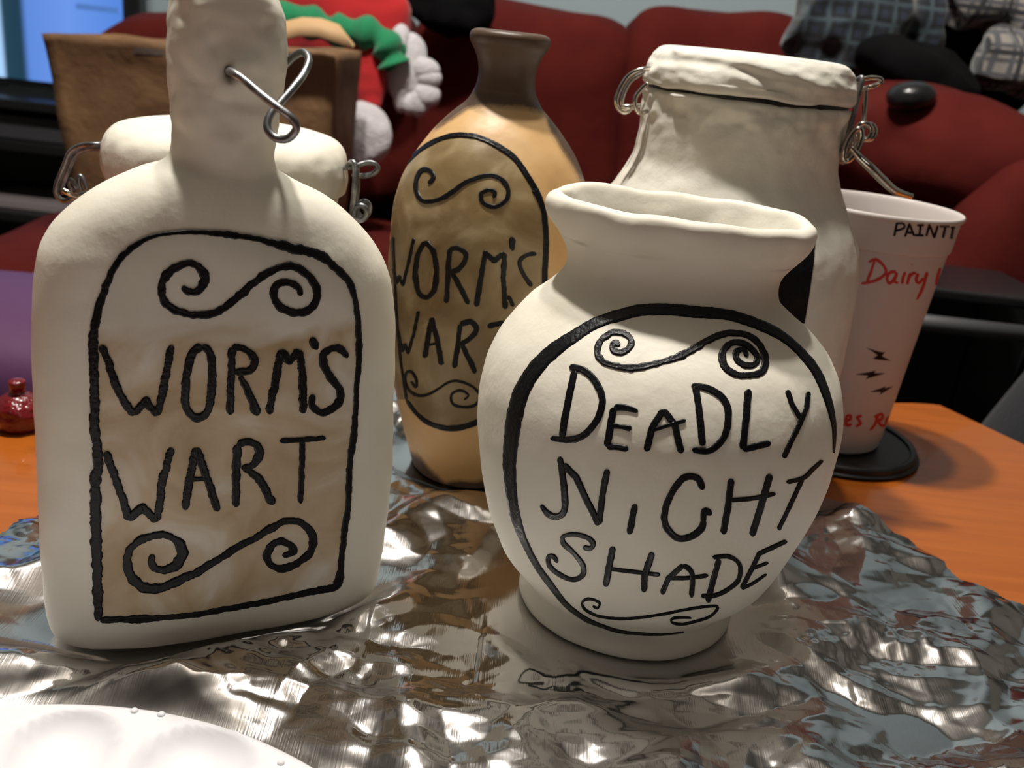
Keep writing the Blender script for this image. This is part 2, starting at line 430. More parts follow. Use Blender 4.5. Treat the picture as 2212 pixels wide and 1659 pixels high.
def foil_heights(x, y):
    wx = pnoise(x * 9, y * 9, 3.3) * .5; wy = pnoise(x * 9, y * 9, 5.7) * .5
    h = np.zeros_like(x); rr = random.Random(11)
    for k in range(16):
        an = rr.random() * math.pi; f = rr.choice((6, 9, 13, 18, 26, 38)); dx, dy, ph, sd = math.cos(an) * f, math.sin(an) * f, rr.random() * 9, rr.random() * 40
        msk = np.clip((pnoise(x * 15 + sd, y * 15, sd) - .05) * 4, 0, 1)
        t = x * dx + y * dy + ph + (wx * dx + wy * dy) * .10 * min(1, 16 / f) + wx; t = t - np.floor(t)
        h += .034 / f * np.abs(t - .5) * 2 * msk
    fx, fy = x + .006 * wx, y + .006 * wy
    m0 = np.clip(.6 + 1.4 * pnoise(x * 10, y * 10, 7), 0, 1); m1 = np.clip(.45 + 1.7 * pnoise(x * 12, y * 12, 8), 0, 1); m2 = np.clip(.12 + 2.2 * pnoise(x * 15, y * 15, 18), 0, 1)
    h += .0016 + facets(fx, fy, 11, .045, 1.5) + m0 * (facets(fx, fy, 24, .065, 2.5, -1) - .0018)
    h += m1 * (facets(fx, fy, 55, .105, 3.5) + .0008) + m2 * facets(fx, fy, 125, .12, 4.5, -1)
    h += .0020 * pnoise(x * 8, y * 8, 40) + .0005 * pnoise(x * 30, y * 30, 41)
    h = np.maximum(0.0, h) * (1 - .45 * np.exp(-((x + .005) / .045) ** 2 - ((y - .37) / .06) ** 2))
    k = np.ones_like(x)
    for ax, ay, ra, rb, an in FOOT:
        ux, uy = x - ax, y - ay; lx = ux * math.cos(an) + uy * math.sin(an); ly = -ux * math.sin(an) + uy * math.cos(an)
        k = np.minimum(k, np.clip((np.hypot(lx / ra, ly / rb) - .96) / .6, 0, 1) ** 1.3)
    k = np.minimum(k, np.clip((np.hypot(x - PAL[0], y - PAL[1]) - PALR) / .02, 0, 1))
    return .0006 + np.maximum(0.0, h + .0012) * k * k * (3 - 2 * k)
e0 = onz(-150, 1545, .011); PALR = .118
_p = [onz(0, 1512, .009), onz(200, 1500, .009), onz(430, 1540, .009), onz(700, 1655, .009)]
def circ(a, b, c):
    ax, ay, bx, by, cx, cy = a.x, a.y, b.x, b.y, c.x, c.y
    d = 2 * (ax * (by - cy) + bx * (cy - ay) + cx * (ay - by))
    ux = ((ax * ax + ay * ay) * (by - cy) + (bx * bx + by * by) * (cy - ay) + (cx * cx + cy * cy) * (ay - by)) / d
    uy = ((ax * ax + ay * ay) * (cx - bx) + (bx * bx + by * by) * (ax - cx) + (cx * cx + cy * cy) * (bx - ax)) / d
    return ux, uy, math.hypot(ax - ux, ay - uy)
_c = circ(_p[0], _p[2], _p[3]); PAL = (_c[0], _c[1]); PALR = _c[2]
print('palette', _c)
stp = .00082; x0, x1, y0, y1 = -.28, .34, .02, .53
gx, gy = np.meshgrid(np.arange(x0, x1, stp), np.arange(y0, y1, stp), indexing='ij')
ex = gx + .010 * pnoise(gx * 22, gy * 22, 5) + .002 * pnoise(gx * 120, gy * 120, 6); ey = gy + .010 * pnoise(gx * 22, gy * 22, 9)
keep = np.zeros(gx.shape, bool); jj = len(FP) - 1
for ii in range(len(FP)):
    xi, yi = FP[ii]; xj, yj = FP[jj]
    keep ^= ((yi > ey) != (yj > ey)) & (ex < (xj - xi) * (ey - yi) / (yj - yi + 1e-12) + xi); jj = ii
hz = foil_heights(gx, gy)
ids = np.cumsum(keep.ravel()).reshape(keep.shape) - 1
V = np.stack([gx[keep], gy[keep], hz[keep]], 1).tolist()
ok = keep[:-1, :-1] & keep[1:, :-1] & keep[1:, 1:] & keep[:-1, 1:]
F = np.stack([ids[:-1, :-1][ok], ids[1:, :-1][ok], ids[1:, 1:][ok], ids[:-1, 1:][ok]], 1).tolist()
fo = mesh('foil_sheet', V, F, FOIL, flipfix=False, label='crumpled sheet of shiny aluminium foil spread over the wooden table', cat='foil')
#@@PALETTE
# ------------------------------------------------------------------ palette
ZP = .009
w1 = onz(131, 1610, ZP); w1r = (onz(254, 1610, ZP) - onz(8, 1610, ZP)).length / 2
w2 = onz(415, 1655, ZP); w2r = (onz(553, 1655, ZP) - onz(277, 1655, ZP)).length / 2
d12 = math.hypot(w1.x - PAL[0], w1.y - PAL[1]); wells = []
a1 = math.atan2(w1.y - PAL[1], w1.x - PAL[0]); a2 = math.atan2(w2.y - PAL[1], w2.x - PAL[0]); RW = (w1r + w2r) / 2
wells = [(w1.x, w1.y, w1r), (w2.x, w2.y, w2r)]
st = abs(a1 - a2)
for k in range(2, int(2 * math.pi / st)):
    aa = a1 - st * k; rd = (d12 + math.hypot(w2.x - PAL[0], w2.y - PAL[1])) / 2
    wells.append((PAL[0] + rd * math.cos(aa), PAL[1] + rd * math.sin(aa), RW))
pal = root('paint_palette', (PAL[0], PAL[1], .001), 'round white plastic paint palette with shallow wells at the lower left', 'palette')
V = []; nr, nc = 110, 260
for i in range(nr):
    r = PALR * (i / (nr - 1))
    for j in range(nc):
        t = 2 * math.pi * j / nc; x = PAL[0] + r * math.cos(t); y = PAL[1] + r * math.sin(t); z = ZP
        for (wx, wy, wr) in wells:
            q = math.hypot(x - wx, y - wy) / wr
            if q < 1.06:
                z = min(z, ZP - .0066 * (max(0.0, 1 - (q / 1.0) ** 2.6)) ** .8) if q < 1 else z
                z += .0004 * math.exp(-((q - 1.0) / .03) ** 2)
        e = (PALR - r)
        if e < .005: z -= .005 * (1 - math.sqrt(max(0, 1 - (1 - e / .005) ** 2)))
        V.append(Vector((x, y, z)))
F = grid_faces(nr, nc)
b0 = len(V)
for rr_, z in ((PALR - .0012, .0022), (PALR - .004, .0018)):
    for j in range(nc):
        t = 2 * math.pi * j / nc; V.append(Vector((PAL[0] + rr_ * math.cos(t), PAL[1] + rr_ * math.sin(t), z)))
F += grid_faces(3, nc, True, (nr - 1) * nc); F.append(tuple(range(b0 + nc, b0 + 2 * nc)))
mesh('palette_body', V, F, WHITEP, pal)
for (x, y) in ((290, 1533), (348, 1541), (607, 1645)):
    p = onz(x, y, ZP + .0005)
    mesh('raised_dot', *blob((p.x, p.y, ZP), (.0012, .0012, .0009), 2, 20, 12), WHITEP, pal)

#@@WHITEBOTTLE
# ------------------------------------------------------------------ white bottle
ANG = rad(27); BX, BY = -.1039, .3084
T0 = .0025
def clay_disp(a1=.0012, a2=.0005, s1=38, s2=110, sd=0.0):
    return lambda p, z: a1 * nz(p.x + sd, p.y, p.z, s1) + a2 * nz(p.x, p.y + sd, p.z, s2)
bk = [(T0, -.044, .046, .012, 3.0), (T0 + .0005, -.052, .052, .0185, 3.0), (.006, -.0565, .057, .0225, 3.0), (.014, -.0615, .0605, .0245, 3.0), (.024, -.0622, .0632, .0252, 3.0), (.043, -.062, .0637, .0255, 3.0),
      (.0613, -.0614, .0637, .0255, 3.0), (.0785, -.061, .0632, .0255, 3.0), (.095, -.0603, .0627, .0255, 3.0), (.111, -.0594, .0618, .025, 2.9), (.1234, -.0586, .0602, .0245, 2.8),
      (.131, -.0573, .0580, .024, 2.7), (.1377, -.0552, .0542, .0235, 2.6), (.1444, -.0512, .0490, .0225, 2.5), (.1504, -.0455, .0425, .0215, 2.4), (.1557, -.0385, .0345, .020, 2.3),
      (.1595, -.0312, .0262, .0185, 2.2), (.1622, -.0250, .0212, .0172, 2.2), (.1640, -.0190, .0186, .0165, 2.2), (.1665, -.0160, .0173, .016, 2.3), (.1706, -.0151, .0168, .0158, 2.4), (.1778, -.0152, .0174, .0158, 2.4),
      (.1848, -.0162, .0183, .0162, 2.5), (.1918, -.0167, .0193, .0166, 2.6), (.200, -.0162, .0197, .0168, 2.6), (.2085, -.0152, .0197, .0168, 2.6), (.2135, -.0147, .0192, .0165, 2.6), (.218, -.0140, .018, .0155, 2.5), (.2215, -.0115, .0150, .0125, 2.4), (.223, -.005, .008, .006, 2.2)]
KB = .955
BX *= KB; BY *= KB
bk = [(CH - KB * (CH - z), a * KB, b * KB, c, d) for z, a, b, c, d in bk[4:]]
bk = [(T0, -.046, .048, .014, 3.0), (T0 + .0004, -.052, .053, .019, 3.0), (.0055, -.0570, .0572, .0230, 3.0), (.011, -.0588, .0592, .0242, 3.0), (.020, -.0593, .0600, .0248, 3.0)] + bk
def dw(p, z):
    h = .0009 * nz(p.x, p.y, p.z, 34) + .0004 * nz(p.x, p.y, p.z, 90)
    if z > .165: h += (.0016 * nz(p.x + p.z * .4, p.y, p.z, 62) + .0006 * nz(p.x, p.y, p.z * 1.5, 130) + .0002 * nz(p.x, p.y, p.z, 300)) * min(1, (z - .165) / .015) * (1.0 if z < .19 else .8)
    return h
V, F = loft(bk, BX, BY, ANG, 200, 8, dw)
# dimples and the wire hole in the stopper
hp = None
bt = bvh_of(V, F)
def hitpx(b, x, y):
    d = ray(x, y).normalized(); return b.ray_cast(CAM, d)
for (x, y, r, dep) in ((497, 158, .0026, .0045), (466, 98, .0035, .0009), (548, 132, .004, -.0008), (575, 60, .004, .0009), (390, 30, .004, .0009), (520, 215, .005, .0006)):
    loc, n, _, _ = hitpx(bt, x, y)
    for i, v in enumerate(V):
        q = (v - loc).length / r
        if q < 2: V[i] = v - n * dep * math.exp(-q * q * 2)
wb = root('white_bottle', (BX, BY, .001), "white clay flask lettered WORM'S WART with a wire loop through its stopper", 'bottle')
mesh('bottle_body', V, F, CLAY, wb)
bt = bvh_of(V, F)
A = crop(180, 480, 3.3515); B = crop(180, 900, 3.3515)
def wcrop(c, pts): return [(c([(p[0], p[1])])[0][0], c([(p[0], p[1])])[0][1], p[2] if len(p) > 2 else 1.0) for p in pts]
bord = wcrop(A, [(85, 1475, 1), (85, 1300, 1.1), (80, 1100, 1.1), (72, 850, 1.1), (95, 700, 1), (130, 560, .95), (190, 400, .85), (270, 260, .8), (370, 175, .7), (480, 112, .5), (600, 85, .45), (750, 74, .5), (900, 78, .55), (1050, 92, .75), (1200, 112, .6), (1300, 132, .7), (1480, 180, 1.15), (1700, 235, 1.1), (1810, 320, .9), (1920, 430, .85), (1962, 550, .65), (1985, 700, .65), (1990, 800, .7), (1995, 900, .8), (1990, 1050, .65), (1975, 1200, .6), (1970, 1350, .6), (1962, 1450, .7)]) \
     + wcrop(B, [(1955, 150, .85), (1930, 300, .65), (1920, 480, .7), (1915, 650, .65), (1900, 750, .75), (1880, 900, .7), (1865, 1050, .7), (1858, 1140, .8), (1840, 1205, 1.1), (1790, 1240, .9), (1600, 1275, .75), (1400, 1320, .65), (1200, 1360, .7), (1000, 1395, .65), (800, 1432, .6), (600, 1450, .6), (400, 1462, .9), (250, 1465, .7), (125, 1472, .8)])
bord2 = wcrop(B, [(112, 1475, .7), (110, 1400, .9), (103, 1200, 1.1), (98, 1000, 1.15), (92, 800, 1.15), (92, 500, 1.2), (108, 350, 1.2), (100, 200, 1.1), (85, 90, 1), (80, 20, 1), (82, -40, 1)])
panel(bt, [(p[0], p[1]) for p in bord + bord2], 'painted_label', LABEL, wb, 3.0, .00015, 'tan-washed label panel with an arched top')
ribbon(bt, [p for p in bord], 18, 'label_border', INK, wb, base=.0002)
ribbon(bt, [p for p in bord2], 19, 'label_border', INK, wb, base=.0002)
def letters(bvh, c, strokes, w, parent, base=.0002, name='letter', lift=.0005, jit=.16, m_=None):
    """strokes: list of letters, each a list of polylines; pieces of one letter are joined"""
    for lt in strokes:
        obs = []
        for st_ in lt:
            wd_ = w
            if isinstance(st_, tuple): wd_, st_ = st_
            pts = wcrop(c, st_)
            o = ribbon(bvh, lin(pts, 4) if len(pts) < 3 else pts, wd_, name, m_ or INK, parent, base=base, straight=len(pts) < 3, lift=lift, jit=jit)
            if o: obs.append(o)
        if len(obs) > 1:
            bm = bmesh.new()
            for o in obs: bm.from_mesh(o.data)
            bm.to_mesh(obs[0].data); bm.free()
            for o in obs[1:]: bpy.data.objects.remove(o)
def poly3(*p): # sharp cornered polyline -> dense
    return lin([tuple(q) for q in p], 12)
LB = 1.12
letters(bt, A, [[[(715, 465, .8), (750, 498), (800, 505), (850, 480, 1.1), (880, 420, 1.25), (868, 360, 1.1), (820, 312), (740, 300), (650, 340), (590, 400, 1.05), (567, 480), (577, 560), (630, 620), (720, 655), (820, 672), (920, 665), (1020, 620), (1130, 530), (1230, 440, 1.1), (1330, 370), (1430, 327), (1530, 327, 1.05), (1620, 380), (1680, 470, 1.1), (1685, 560), (1640, 630), (1560, 655), (1470, 638), (1400, 590), (1377, 520), (1400, 460), (1460, 435), (1530, 450, 1.05), (1565, 490), (1562, 530, .9)]]], 16.5, wb, name='swirl')
letters(bt, A, [
    [poly3((130, 890), (180, 1010), (225, 1150), (260, 1235), (320, 1330), (368, 1395)), poly3((368, 1390), (420, 1330), (455, 1290), (490, 1345), (535, 1395)), poly3((535, 1395), (560, 1290), (595, 1120), (640, 890))],
    [[(860, 893), (790, 950, 1.1), (752, 1080), (738, 1230, 1.1), (742, 1330), (800, 1408), (870, 1400), (915, 1320), (930, 1180, 1.1), (932, 1020), (910, 935), (858, 893)]],
    [[(1075, 905), (1070, 1150), (1060, 1390)], [(1075, 905), (1150, 912, .8), (1220, 960), (1238, 1020), (1205, 1070), (1090, 1085, .8)], [(1130, 1110, .8), (1190, 1220), (1262, 1395, 1.1)]],
    [poly3((1342, 1385), (1385, 1180), (1430, 925)), poly3((1430, 925), (1490, 1005), (1560, 925)), poly3((1562, 925), (1585, 1100), (1590, 1380))],
    [(20, [(1648, 835), (1668, 870), (1692, 918, .8)])],
    [[(1908, 978, .8), (1860, 920), (1810, 910, .8), (1750, 940), (1732, 1000), (1770, 1095), (1840, 1190), (1856, 1280), (1800, 1350), (1720, 1378, .8), (1660, 1335), (1652, 1285, .8), (1670, 1250, .8)]]], 17.2, wb)
letters(bt, B, [
    [poly3((165, 250), (230, 440), (290, 600), (330, 745)), poly3((330, 745), (385, 690), (430, 655), (480, 700), (535, 752)), poly3((535, 752), (555, 600), (570, 470), (640, 225))],
    [poly3((735, 670), (770, 440), (815, 225)), poly3((815, 225), (880, 400), (930, 550), (975, 680)), (9, [(770, 450), (890, 450)])],
    [[(1115, 200), (1105, 420), (1105, 650)], [(1115, 200), (1190, 180, .9), (1262, 212), (1270, 280, 1.2), (1220, 350, .8), (1140, 370, .6)], [(1150, 370, .6), (1260, 440), (1320, 540, 1.1), (1380, 630, 1.2)]],
    [(10, [(1420, 175), (1590, 165), (1752, 152)]), (12, [(1585, 170), (1580, 400), (1570, 625)])]], 17.2, wb)
letters(bt, B, [[[(502, 995, .7), (498, 1060), (530, 1100), (600, 1100, 1.1), (680, 1060, 1.3), (715, 980, 1.4), (680, 900, 1.2), (600, 857), (520, 855), (400, 900), (330, 980), (318, 1080, 1.2), (360, 1170, 1.25), (450, 1235, 1.3), (560, 1240, 1.2), (700, 1180, 1.2), (830, 1120), (960, 1040, .9), (1100, 950), (1240, 880, .9), (1350, 810), (1450, 757, .9), (1550, 757), (1620, 800), (1662, 880, 1.1), (1640, 980), (1560, 1050), (1470, 1095), (1400, 1095), (1340, 1050), (1335, 980), (1380, 915), (1450, 905, .9), (1508, 935), (1512, 975), (1440, 1005, .7)]]], 16, wb, name='swirl')
# wire loop through the stopper
wp = [(490, 153, .301), (503, 157, .283), (530, 175, .280), (565, 205, .277), (600, 232, .275), (630, 255, .275), (640, 278, .2755), (622, 299, .276), (596, 298, .277), (578, 278, .278), (582, 252, .280), (604, 224, .283), (632, 192, .288), (656, 160, .294), (667, 130, .300), (655, 113, .305), (635, 122, .310), (612, 145, .314), (590, 160, .314)]
mesh('wire_loop', *tube([ony(x, y, Y * KB) for x, y, Y in wp], .00115, 12, 8), STEEL, wb, label='dull steel wire loop')

#@@VASE
# ------------------------------------------------------------------ vase
VX, VY = .056, .332
VR = 0.90
vz = [(.0395, .0012, 0, .95), (.0432, .0016, 0, .95), (.0438, .005, 0, .94), (.0415, .0095, 0, .9), (.0425, .011, 0, .9), (.0465, .016, 0, .9), (.0535, .024, 0, .9), (.0595, .0375, 0, .9), (.0645, .0545, 0, .9), (.0675, .0705, 0, .9), (.0684, .084, 0, .9), (.0675, .0960, 0, .9), (.0645, .107, 0, .88), (.059, .117, 0, .85), (.0525, .1245, -.001, .80), (.046, .1295, -.002, .76), (.0405, .1345, -.003, .70), (.0383, .1395, -.003, .67), (.0390, .1450, -.003, .66), (.0425, .1505, -.003, .67), (.0462, .1555, -.0032, .69), (.0478, .1600, -.0032, .70), (.0472, .1632, -.0032, .70), (.0445, .1648, -.0032, .69), (.0418, .1640, -.0032, .68), (.0400, .1605, -.0032, .66), (.0375, .1540, -.003, .64), (.0352, .145, -.003, .62), (.0345, .137, -.003, .62), (.040, .127, -.002, .7), (.052, .115, 0, .8)]
VANG = rad(-9)
keys = [(z, -r + s, r + s, r * q, 2.0 if z < .125 else 2.25) for r, z, s, q in vz]
def dv(p, z):
    h = .0007 * nz(p.x, p.y, p.z + 5, 30) + .00025 * nz(p.x, p.y, p.z, 120)
    if z > .15: h += .0012 * nz(p.x, p.y, p.z, 85)
    return h
V, F = loft(keys, VX, VY, VANG, 220, 8, dv, cap=False)
for i, v in enumerate(V):
    if v.z > .15: v.z += .0012 * noise.noise(Vector((v.x * 60, v.y * 60, 1)))
F.append(tuple(range(219, -1, -1)))
vs = root('white_vase', (VX, VY, .001), 'squat white clay vase with flared lip lettered DEADLY NiGHT SHADE', 'vase')
mesh('vase_body', V, F, CLAY, vs)
vt = bvh_of(V, F)
C_ = crop(1040, 640, 2.836); D_ = crop(1040, 960, 2.836)
vb = wcrop(C_, [(2155, 960, .15), (2160, 880, .3), (2158, 800, .4), (2140, 700, .6), (2110, 600, .75), (2060, 480, .85), (1990, 380, .85), (1900, 290, .8), (1800, 220, .95), (1650, 155, 1.0), (1500, 112, 1), (1300, 95, 1.1), (1150, 80, 1.05), (980, 85, 1.1), (850, 115, 1.1), (700, 165, 1.05), (560, 250, 1.15), (420, 350, 1.35), (310, 470, 1.45), (240, 600, 1.5), (200, 750, 1.5), (180, 900, 1.35), (172, 1010, 1.25)]) \
   + wcrop(D_, [(172, 150, 1.2), (185, 300, 1), (212, 450, .9), (262, 590, .65), (340, 740, .6), (425, 860, .6), (520, 980, .5), (640, 1070, .45), (760, 1120, .4), (870, 1150, .35), (1050, 1163, .22), (1150, 1160, .12), (1240, 1147, .1)])
ribbon(vt, vb, 23, 'label_border', INK, vs, jit=.05, lift=.0004)
letters(vt, C_, [[[(850, 302, .8), (822, 288), (800, 300), (808, 330), (850, 345, 1.1), (895, 325), (920, 285), (900, 245), (850, 222), (790, 228), (730, 275), (710, 350, 1.1), (750, 402), (830, 430), (950, 437, 1.2), (1100, 405, .9), (1230, 360, 1.25), (1350, 292, 1.1), (1450, 242, 1.1), (1540, 225), (1640, 245), (1712, 310), (1738, 385, 1.2), (1722, 455, 1.2), (1660, 483), (1560, 480), (1490, 430, 1.2), (1475, 360, 1.2), (1510, 300), (1575, 283), (1640, 310), (1688, 370, .9), (1670, 418), (1610, 422), (1562, 385), (1563, 340), (1605, 325, .8), (1628, 372, .7)]]], 13, vs, name='swirl', base=0)
letters(vt, C_, [
    [poly3((572, 455), (540, 600), (510, 750), (495, 865)), [(540, 435), (620, 450), (690, 510), (735, 600), (738, 670), (700, 770), (620, 855), (530, 880), (425, 868, .8)]],
    [[(960, 706, .6), (880, 682), (812, 682)], poly3((812, 682), (790, 790), (770, 922)), [(770, 922), (830, 925, .9), (900, 938)], [(790, 792, .8), (860, 800, .7), (920, 812)]],
    [poly3((1010, 950), (1040, 820), (1060, 780), (1115, 695)), poly3((1115, 695), (1185, 790), (1225, 962)), (9, [(1045, 822), (1140, 792), (1252, 760)])],
    [poly3((1312, 550), (1335, 700), (1355, 915)), [(1285, 545, .9), (1400, 570), (1482, 630), (1512, 720), (1492, 850), (1430, 925), (1370, 948), (1290, 938)]],
    [poly3((1635, 570), (1620, 750), (1600, 940)), [(1600, 938), (1680, 920), (1770, 898)]],
    [(10, poly3((1872, 575), (1900, 660), (1955, 750))), (10.5, poly3((2000, 585), (1990, 680), (1950, 780), (1900, 880), (1850, 990)))]], 14.5, vs, base=0, jit=.07)
letters(vt, D_, [
    [[(365, 370, .5), (410, 425), (470, 442), (512, 385), (500, 200), (480, 75, .8)], poly3((500, 120), (580, 200), (650, 350), (720, 492)), poly3((720, 490), (740, 320), (772, 152))],
    [poly3((942, 365), (905, 548))],
    [[(1358, 275), (1320, 205), (1240, 205), (1170, 290), (1125, 400), (1130, 500), (1200, 572), (1280, 565), (1348, 512), (1360, 460)], [(1358, 480, .9), (1368, 408), (1408, 428)]],
    [poly3((1530, 210), (1510, 380), (1480, 548)), poly3((1768, 182), (1720, 350), (1655, 560)), (9, [(1520, 342), (1660, 330), (1800, 300)])],
    [(8.5, [(1866, 232), (1970, 205), (2030, 150), (2087, 98, .7)]), (8.5, poly3((1965, 210), (1900, 350), (1818, 522)))],
    [(9.5, [(468, 722, .6), (445, 687), (412, 690), (420, 745), (480, 797), (560, 827), (620, 802, 1.2), (622, 740, 1.2), (570, 668), (510, 612, 1.2), (500, 567), (560, 550), (640, 565), (685, 602, 1.2), (670, 635), (622, 628)])],
    [poly3((807, 625), (780, 760), (762, 868)), poly3((1047, 660), (1000, 800), (995, 902)), (8, [(790, 760), (900, 775), (1095, 797)])],
    [(11, poly3((1105, 915), (1145, 820), (1235, 738))), (11, [(1235, 738), (1290, 790), (1285, 935)]), (8, [(1140, 815), (1250, 817), (1388, 800)])],
    [(12, poly3((1455, 700), (1420, 830), (1385, 965))), (9, [(1415, 690), (1520, 687), (1582, 740), (1572, 830), (1500, 892), (1420, 925), (1345, 925)])],
    [(9, poly3((1868, 590), (1700, 668), (1655, 760), (1592, 882))), (6.5, [(1592, 882), (1660, 850), (1745, 792, .7)]), (7, [(1650, 762), (1755, 722)])]], 14, vs, base=0, jit=.07)
letters(vt, D_, [[[(682, 988, .8), (712, 1000), (725, 972), (690, 950), (642, 948, 1.2), (617, 972), (640, 1012), (720, 1050), (850, 1066), (950, 1060), (1100, 1040), (1250, 1010), (1380, 990), (1447, 995), (1400, 1050), (1300, 1085), (1220, 1100), (1165, 1086), (1182, 1060), (1285, 1060, .7)]]], 5.5, vs, name='swirl', base=0)

#@@BROWN
# ------------------------------------------------------------------ brown bottle
NX, NY = -.0182, .4435
bp = [(.027, .0015), (.030, .002), (.0315, .008), (.0345, .019), (.0385, .033), (.0425, .050), (.0455, .068), (.0474, .086), (.0482, .104), (.0480, .120), (.0470, .134), (.0445, .146), (.0405, .156), (.0352, .165), (.0285, .1735), (.0225, .1795), (.0168, .185), (.0140, .1905), (.0130, .1965), (.0137, .2025), (.0160, .2075), (.0178, .2105), (.0182, .2135), (.0165, .2155), (.0120, .2160), (.009, .214), (.008, .205)]
def db(p, z):
    h = .0012 * nz(p.x + 3, p.y, p.z, 32) + .0003 * nz(p.x, p.y, p.z, 120)
    if z > .19: h *= .5
    return h
V, F = lathe(bp, NX, NY, 180, 8, db)
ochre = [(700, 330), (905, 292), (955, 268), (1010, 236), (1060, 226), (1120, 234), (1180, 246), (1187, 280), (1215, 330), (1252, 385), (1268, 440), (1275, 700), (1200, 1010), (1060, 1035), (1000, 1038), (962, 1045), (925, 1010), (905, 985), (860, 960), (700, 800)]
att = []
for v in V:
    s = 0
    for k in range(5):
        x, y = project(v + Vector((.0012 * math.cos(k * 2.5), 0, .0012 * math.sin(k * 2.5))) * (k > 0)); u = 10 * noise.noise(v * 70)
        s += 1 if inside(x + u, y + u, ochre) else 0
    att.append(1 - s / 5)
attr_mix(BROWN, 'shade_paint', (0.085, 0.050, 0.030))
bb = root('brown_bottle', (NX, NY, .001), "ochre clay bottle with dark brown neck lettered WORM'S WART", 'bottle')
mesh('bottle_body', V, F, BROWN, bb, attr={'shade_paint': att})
nb = bvh_of(V, F)
E_ = crop(800, 300, 2.0737)
bl = wcrop(crop(580, 0, 2.6976), [(770, 1020, .5), (790, 975, .5), (870, 890, .6), (960, 830, .8), (1060, 795, .8), (1160, 790, .9), (1260, 815, .9), (1350, 862, 1), (1430, 920, 1), (1490, 1000, 1), (1540, 1080, 1), (1580, 1160, 1)]) \
   + wcrop(E_, [(735, 230), (768, 300), (782, 380), (786, 480), (780, 600), (778, 760), (740, 950), (680, 1120), (600, 1210), (490, 1262), (440, 1282), (360, 1296), (270, 1275, .8), (210, 1230, .7), (165, 1170, .6)])
lbl = [(p[0], p[1]) for p in bl] + [(800, 860), (800, 500)]
panel(nb, lbl, 'painted_label', BLABEL, bb, 3.0, .0002, 'aged dark tan oval label panel')
ribbon(nb, bl, 12, 'label_border', INK, bb, base=.0002, jit=.07)
ribbon(nb, wcrop(E_, [(166, 1172, .6), (148, 1060, .5), (134, 950, .5), (121, 800, .5), (113, 640, .5), (106, 500, .5), (106, 440, .5)]), 10, 'label_border', INK, bb, base=.0002, jit=.07)
letters(nb, E_, [[[(262, 200, .8), (285, 175), (270, 145), (235, 140), (210, 180), (210, 240), (240, 280), (310, 272), (370, 238, 1.1), (430, 195), (520, 165), (580, 178), (615, 220), (610, 272), (560, 305), (510, 290), (495, 250), (528, 230, .9), (558, 242), (550, 266, .7)]]], 9.5, bb, name='swirl')
letters(nb, E_, [
    [(7, poly3((197, 445), (172, 560), (148, 655), (133, 615), (120, 645), (106, 580)))],
    [[(245, 460), (215, 520), (203, 600), (215, 680), (250, 710), (285, 680), (298, 590), (283, 500), (245, 460)]],
    [[(357, 490), (350, 600), (342, 735)], [(357, 490), (402, 492), (430, 530), (400, 580), (352, 600)], [(367, 600), (400, 660), (440, 740)]],
    [poly3((475, 750), (500, 600), (515, 510), (555, 545), (600, 510)), poly3((600, 510), (595, 620), (605, 760))],
    [(13, [(632, 440), (637, 500)])],
    [(9, [(742, 515), (700, 520), (668, 550), (682, 600), (722, 660)]), (9, [(618, 700), (640, 750)])]], 11, bb)
letters(nb, E_, [
    [(7, poly3((218, 770), (195, 880), (172, 958), (158, 920), (146, 950), (126, 860)))],
    [poly3((245, 980), (262, 880), (277, 800)), poly3((277, 800), (300, 900), (322, 1012)), (6, [(262, 922), (308, 912)])],
    [[(402, 830), (395, 900), (377, 1025)], [(402, 830), (450, 820), (475, 850), (450, 890), (400, 920)], [(410, 920), (440, 980), (470, 1050)]],
    [[(525, 840), (560, 830), (600, 822)]]], 11, bb)
letters(nb, E_, [[[(185, 1085, .8), (205, 1110), (208, 1080), (190, 1045), (165, 1045), (160, 1082), (180, 1130), (230, 1150), (290, 1130), (350, 1090), (400, 1085), (460, 1110), (490, 1150), (470, 1190), (420, 1200), (370, 1185), (365, 1145), (400, 1125), (440, 1145), (420, 1168, .7)]]], 6, bb, name='swirl')

#@@JARS
# ------------------------------------------------------------------ big clamp jar behind the vase
JX, JY = .0975, .474
jp = [(.056, .0015), (.060, .002), (.064, .010), (.068, .028), (.0705, .055), (.0718, .082), (.0716, .105), (.0698, .122), (.0670, .134), (.0625, .1435), (.0580, .151), (.0540, .158), (.0510, .164), (.0494, .170), (.0490, .178), (.0492, .187), (.0496, .194), (.0490, .1975), (.045, .1985), (.04, .198)]
def dj(p, z):
    h = .0011 * nz(p.x + 9, p.y, p.z, 45) + .0005 * nz(p.x, p.y, p.z, 130)
    k = max(0, min(1, (z - .178) / .01)); h += k * .0026 * nz(p.x, p.y, p.z * 1.4, 70) + k * .0016 * nz(p.x, p.y, p.z, 150) + k * .0005 * nz(p.x, p.y, p.z, 330)
    return h
jar = root('white_clamp_jar', (JX, JY, .001), 'tall white clay jar with wire clamp lid behind the lettered vase', 'jar')
V, F = lathe(jp, JX, JY, 220, 9, dj)
mesh('jar_body', V, F, CLAYR, jar)
jt = bvh_of(V, F)
lp = [(.046, .1995), (.0495, .2000), (.0505, .2025), (.0503, .207), (.0492, .2105), (.0470, .2145), (.0445, .2168), (.039, .2182), (.02, .2188), (.001, .219)]
def dl(p, z): return .0024 * nz(p.x + p.z, p.y, p.z * 2.4, 42) + .0012 * nz(p.x + p.z * 1.5, p.y, p.z * 2.2, 85) + .0004 * nz(p.x, p.y, p.z * 1.6, 200)
V, F = lathe(lp, JX, JY, 220, 9, dl); 
for v in V:
    if v.z < .2035: v.z += .0012 * noise.noise(Vector((v.x * 60, v.y * 60, 2)))
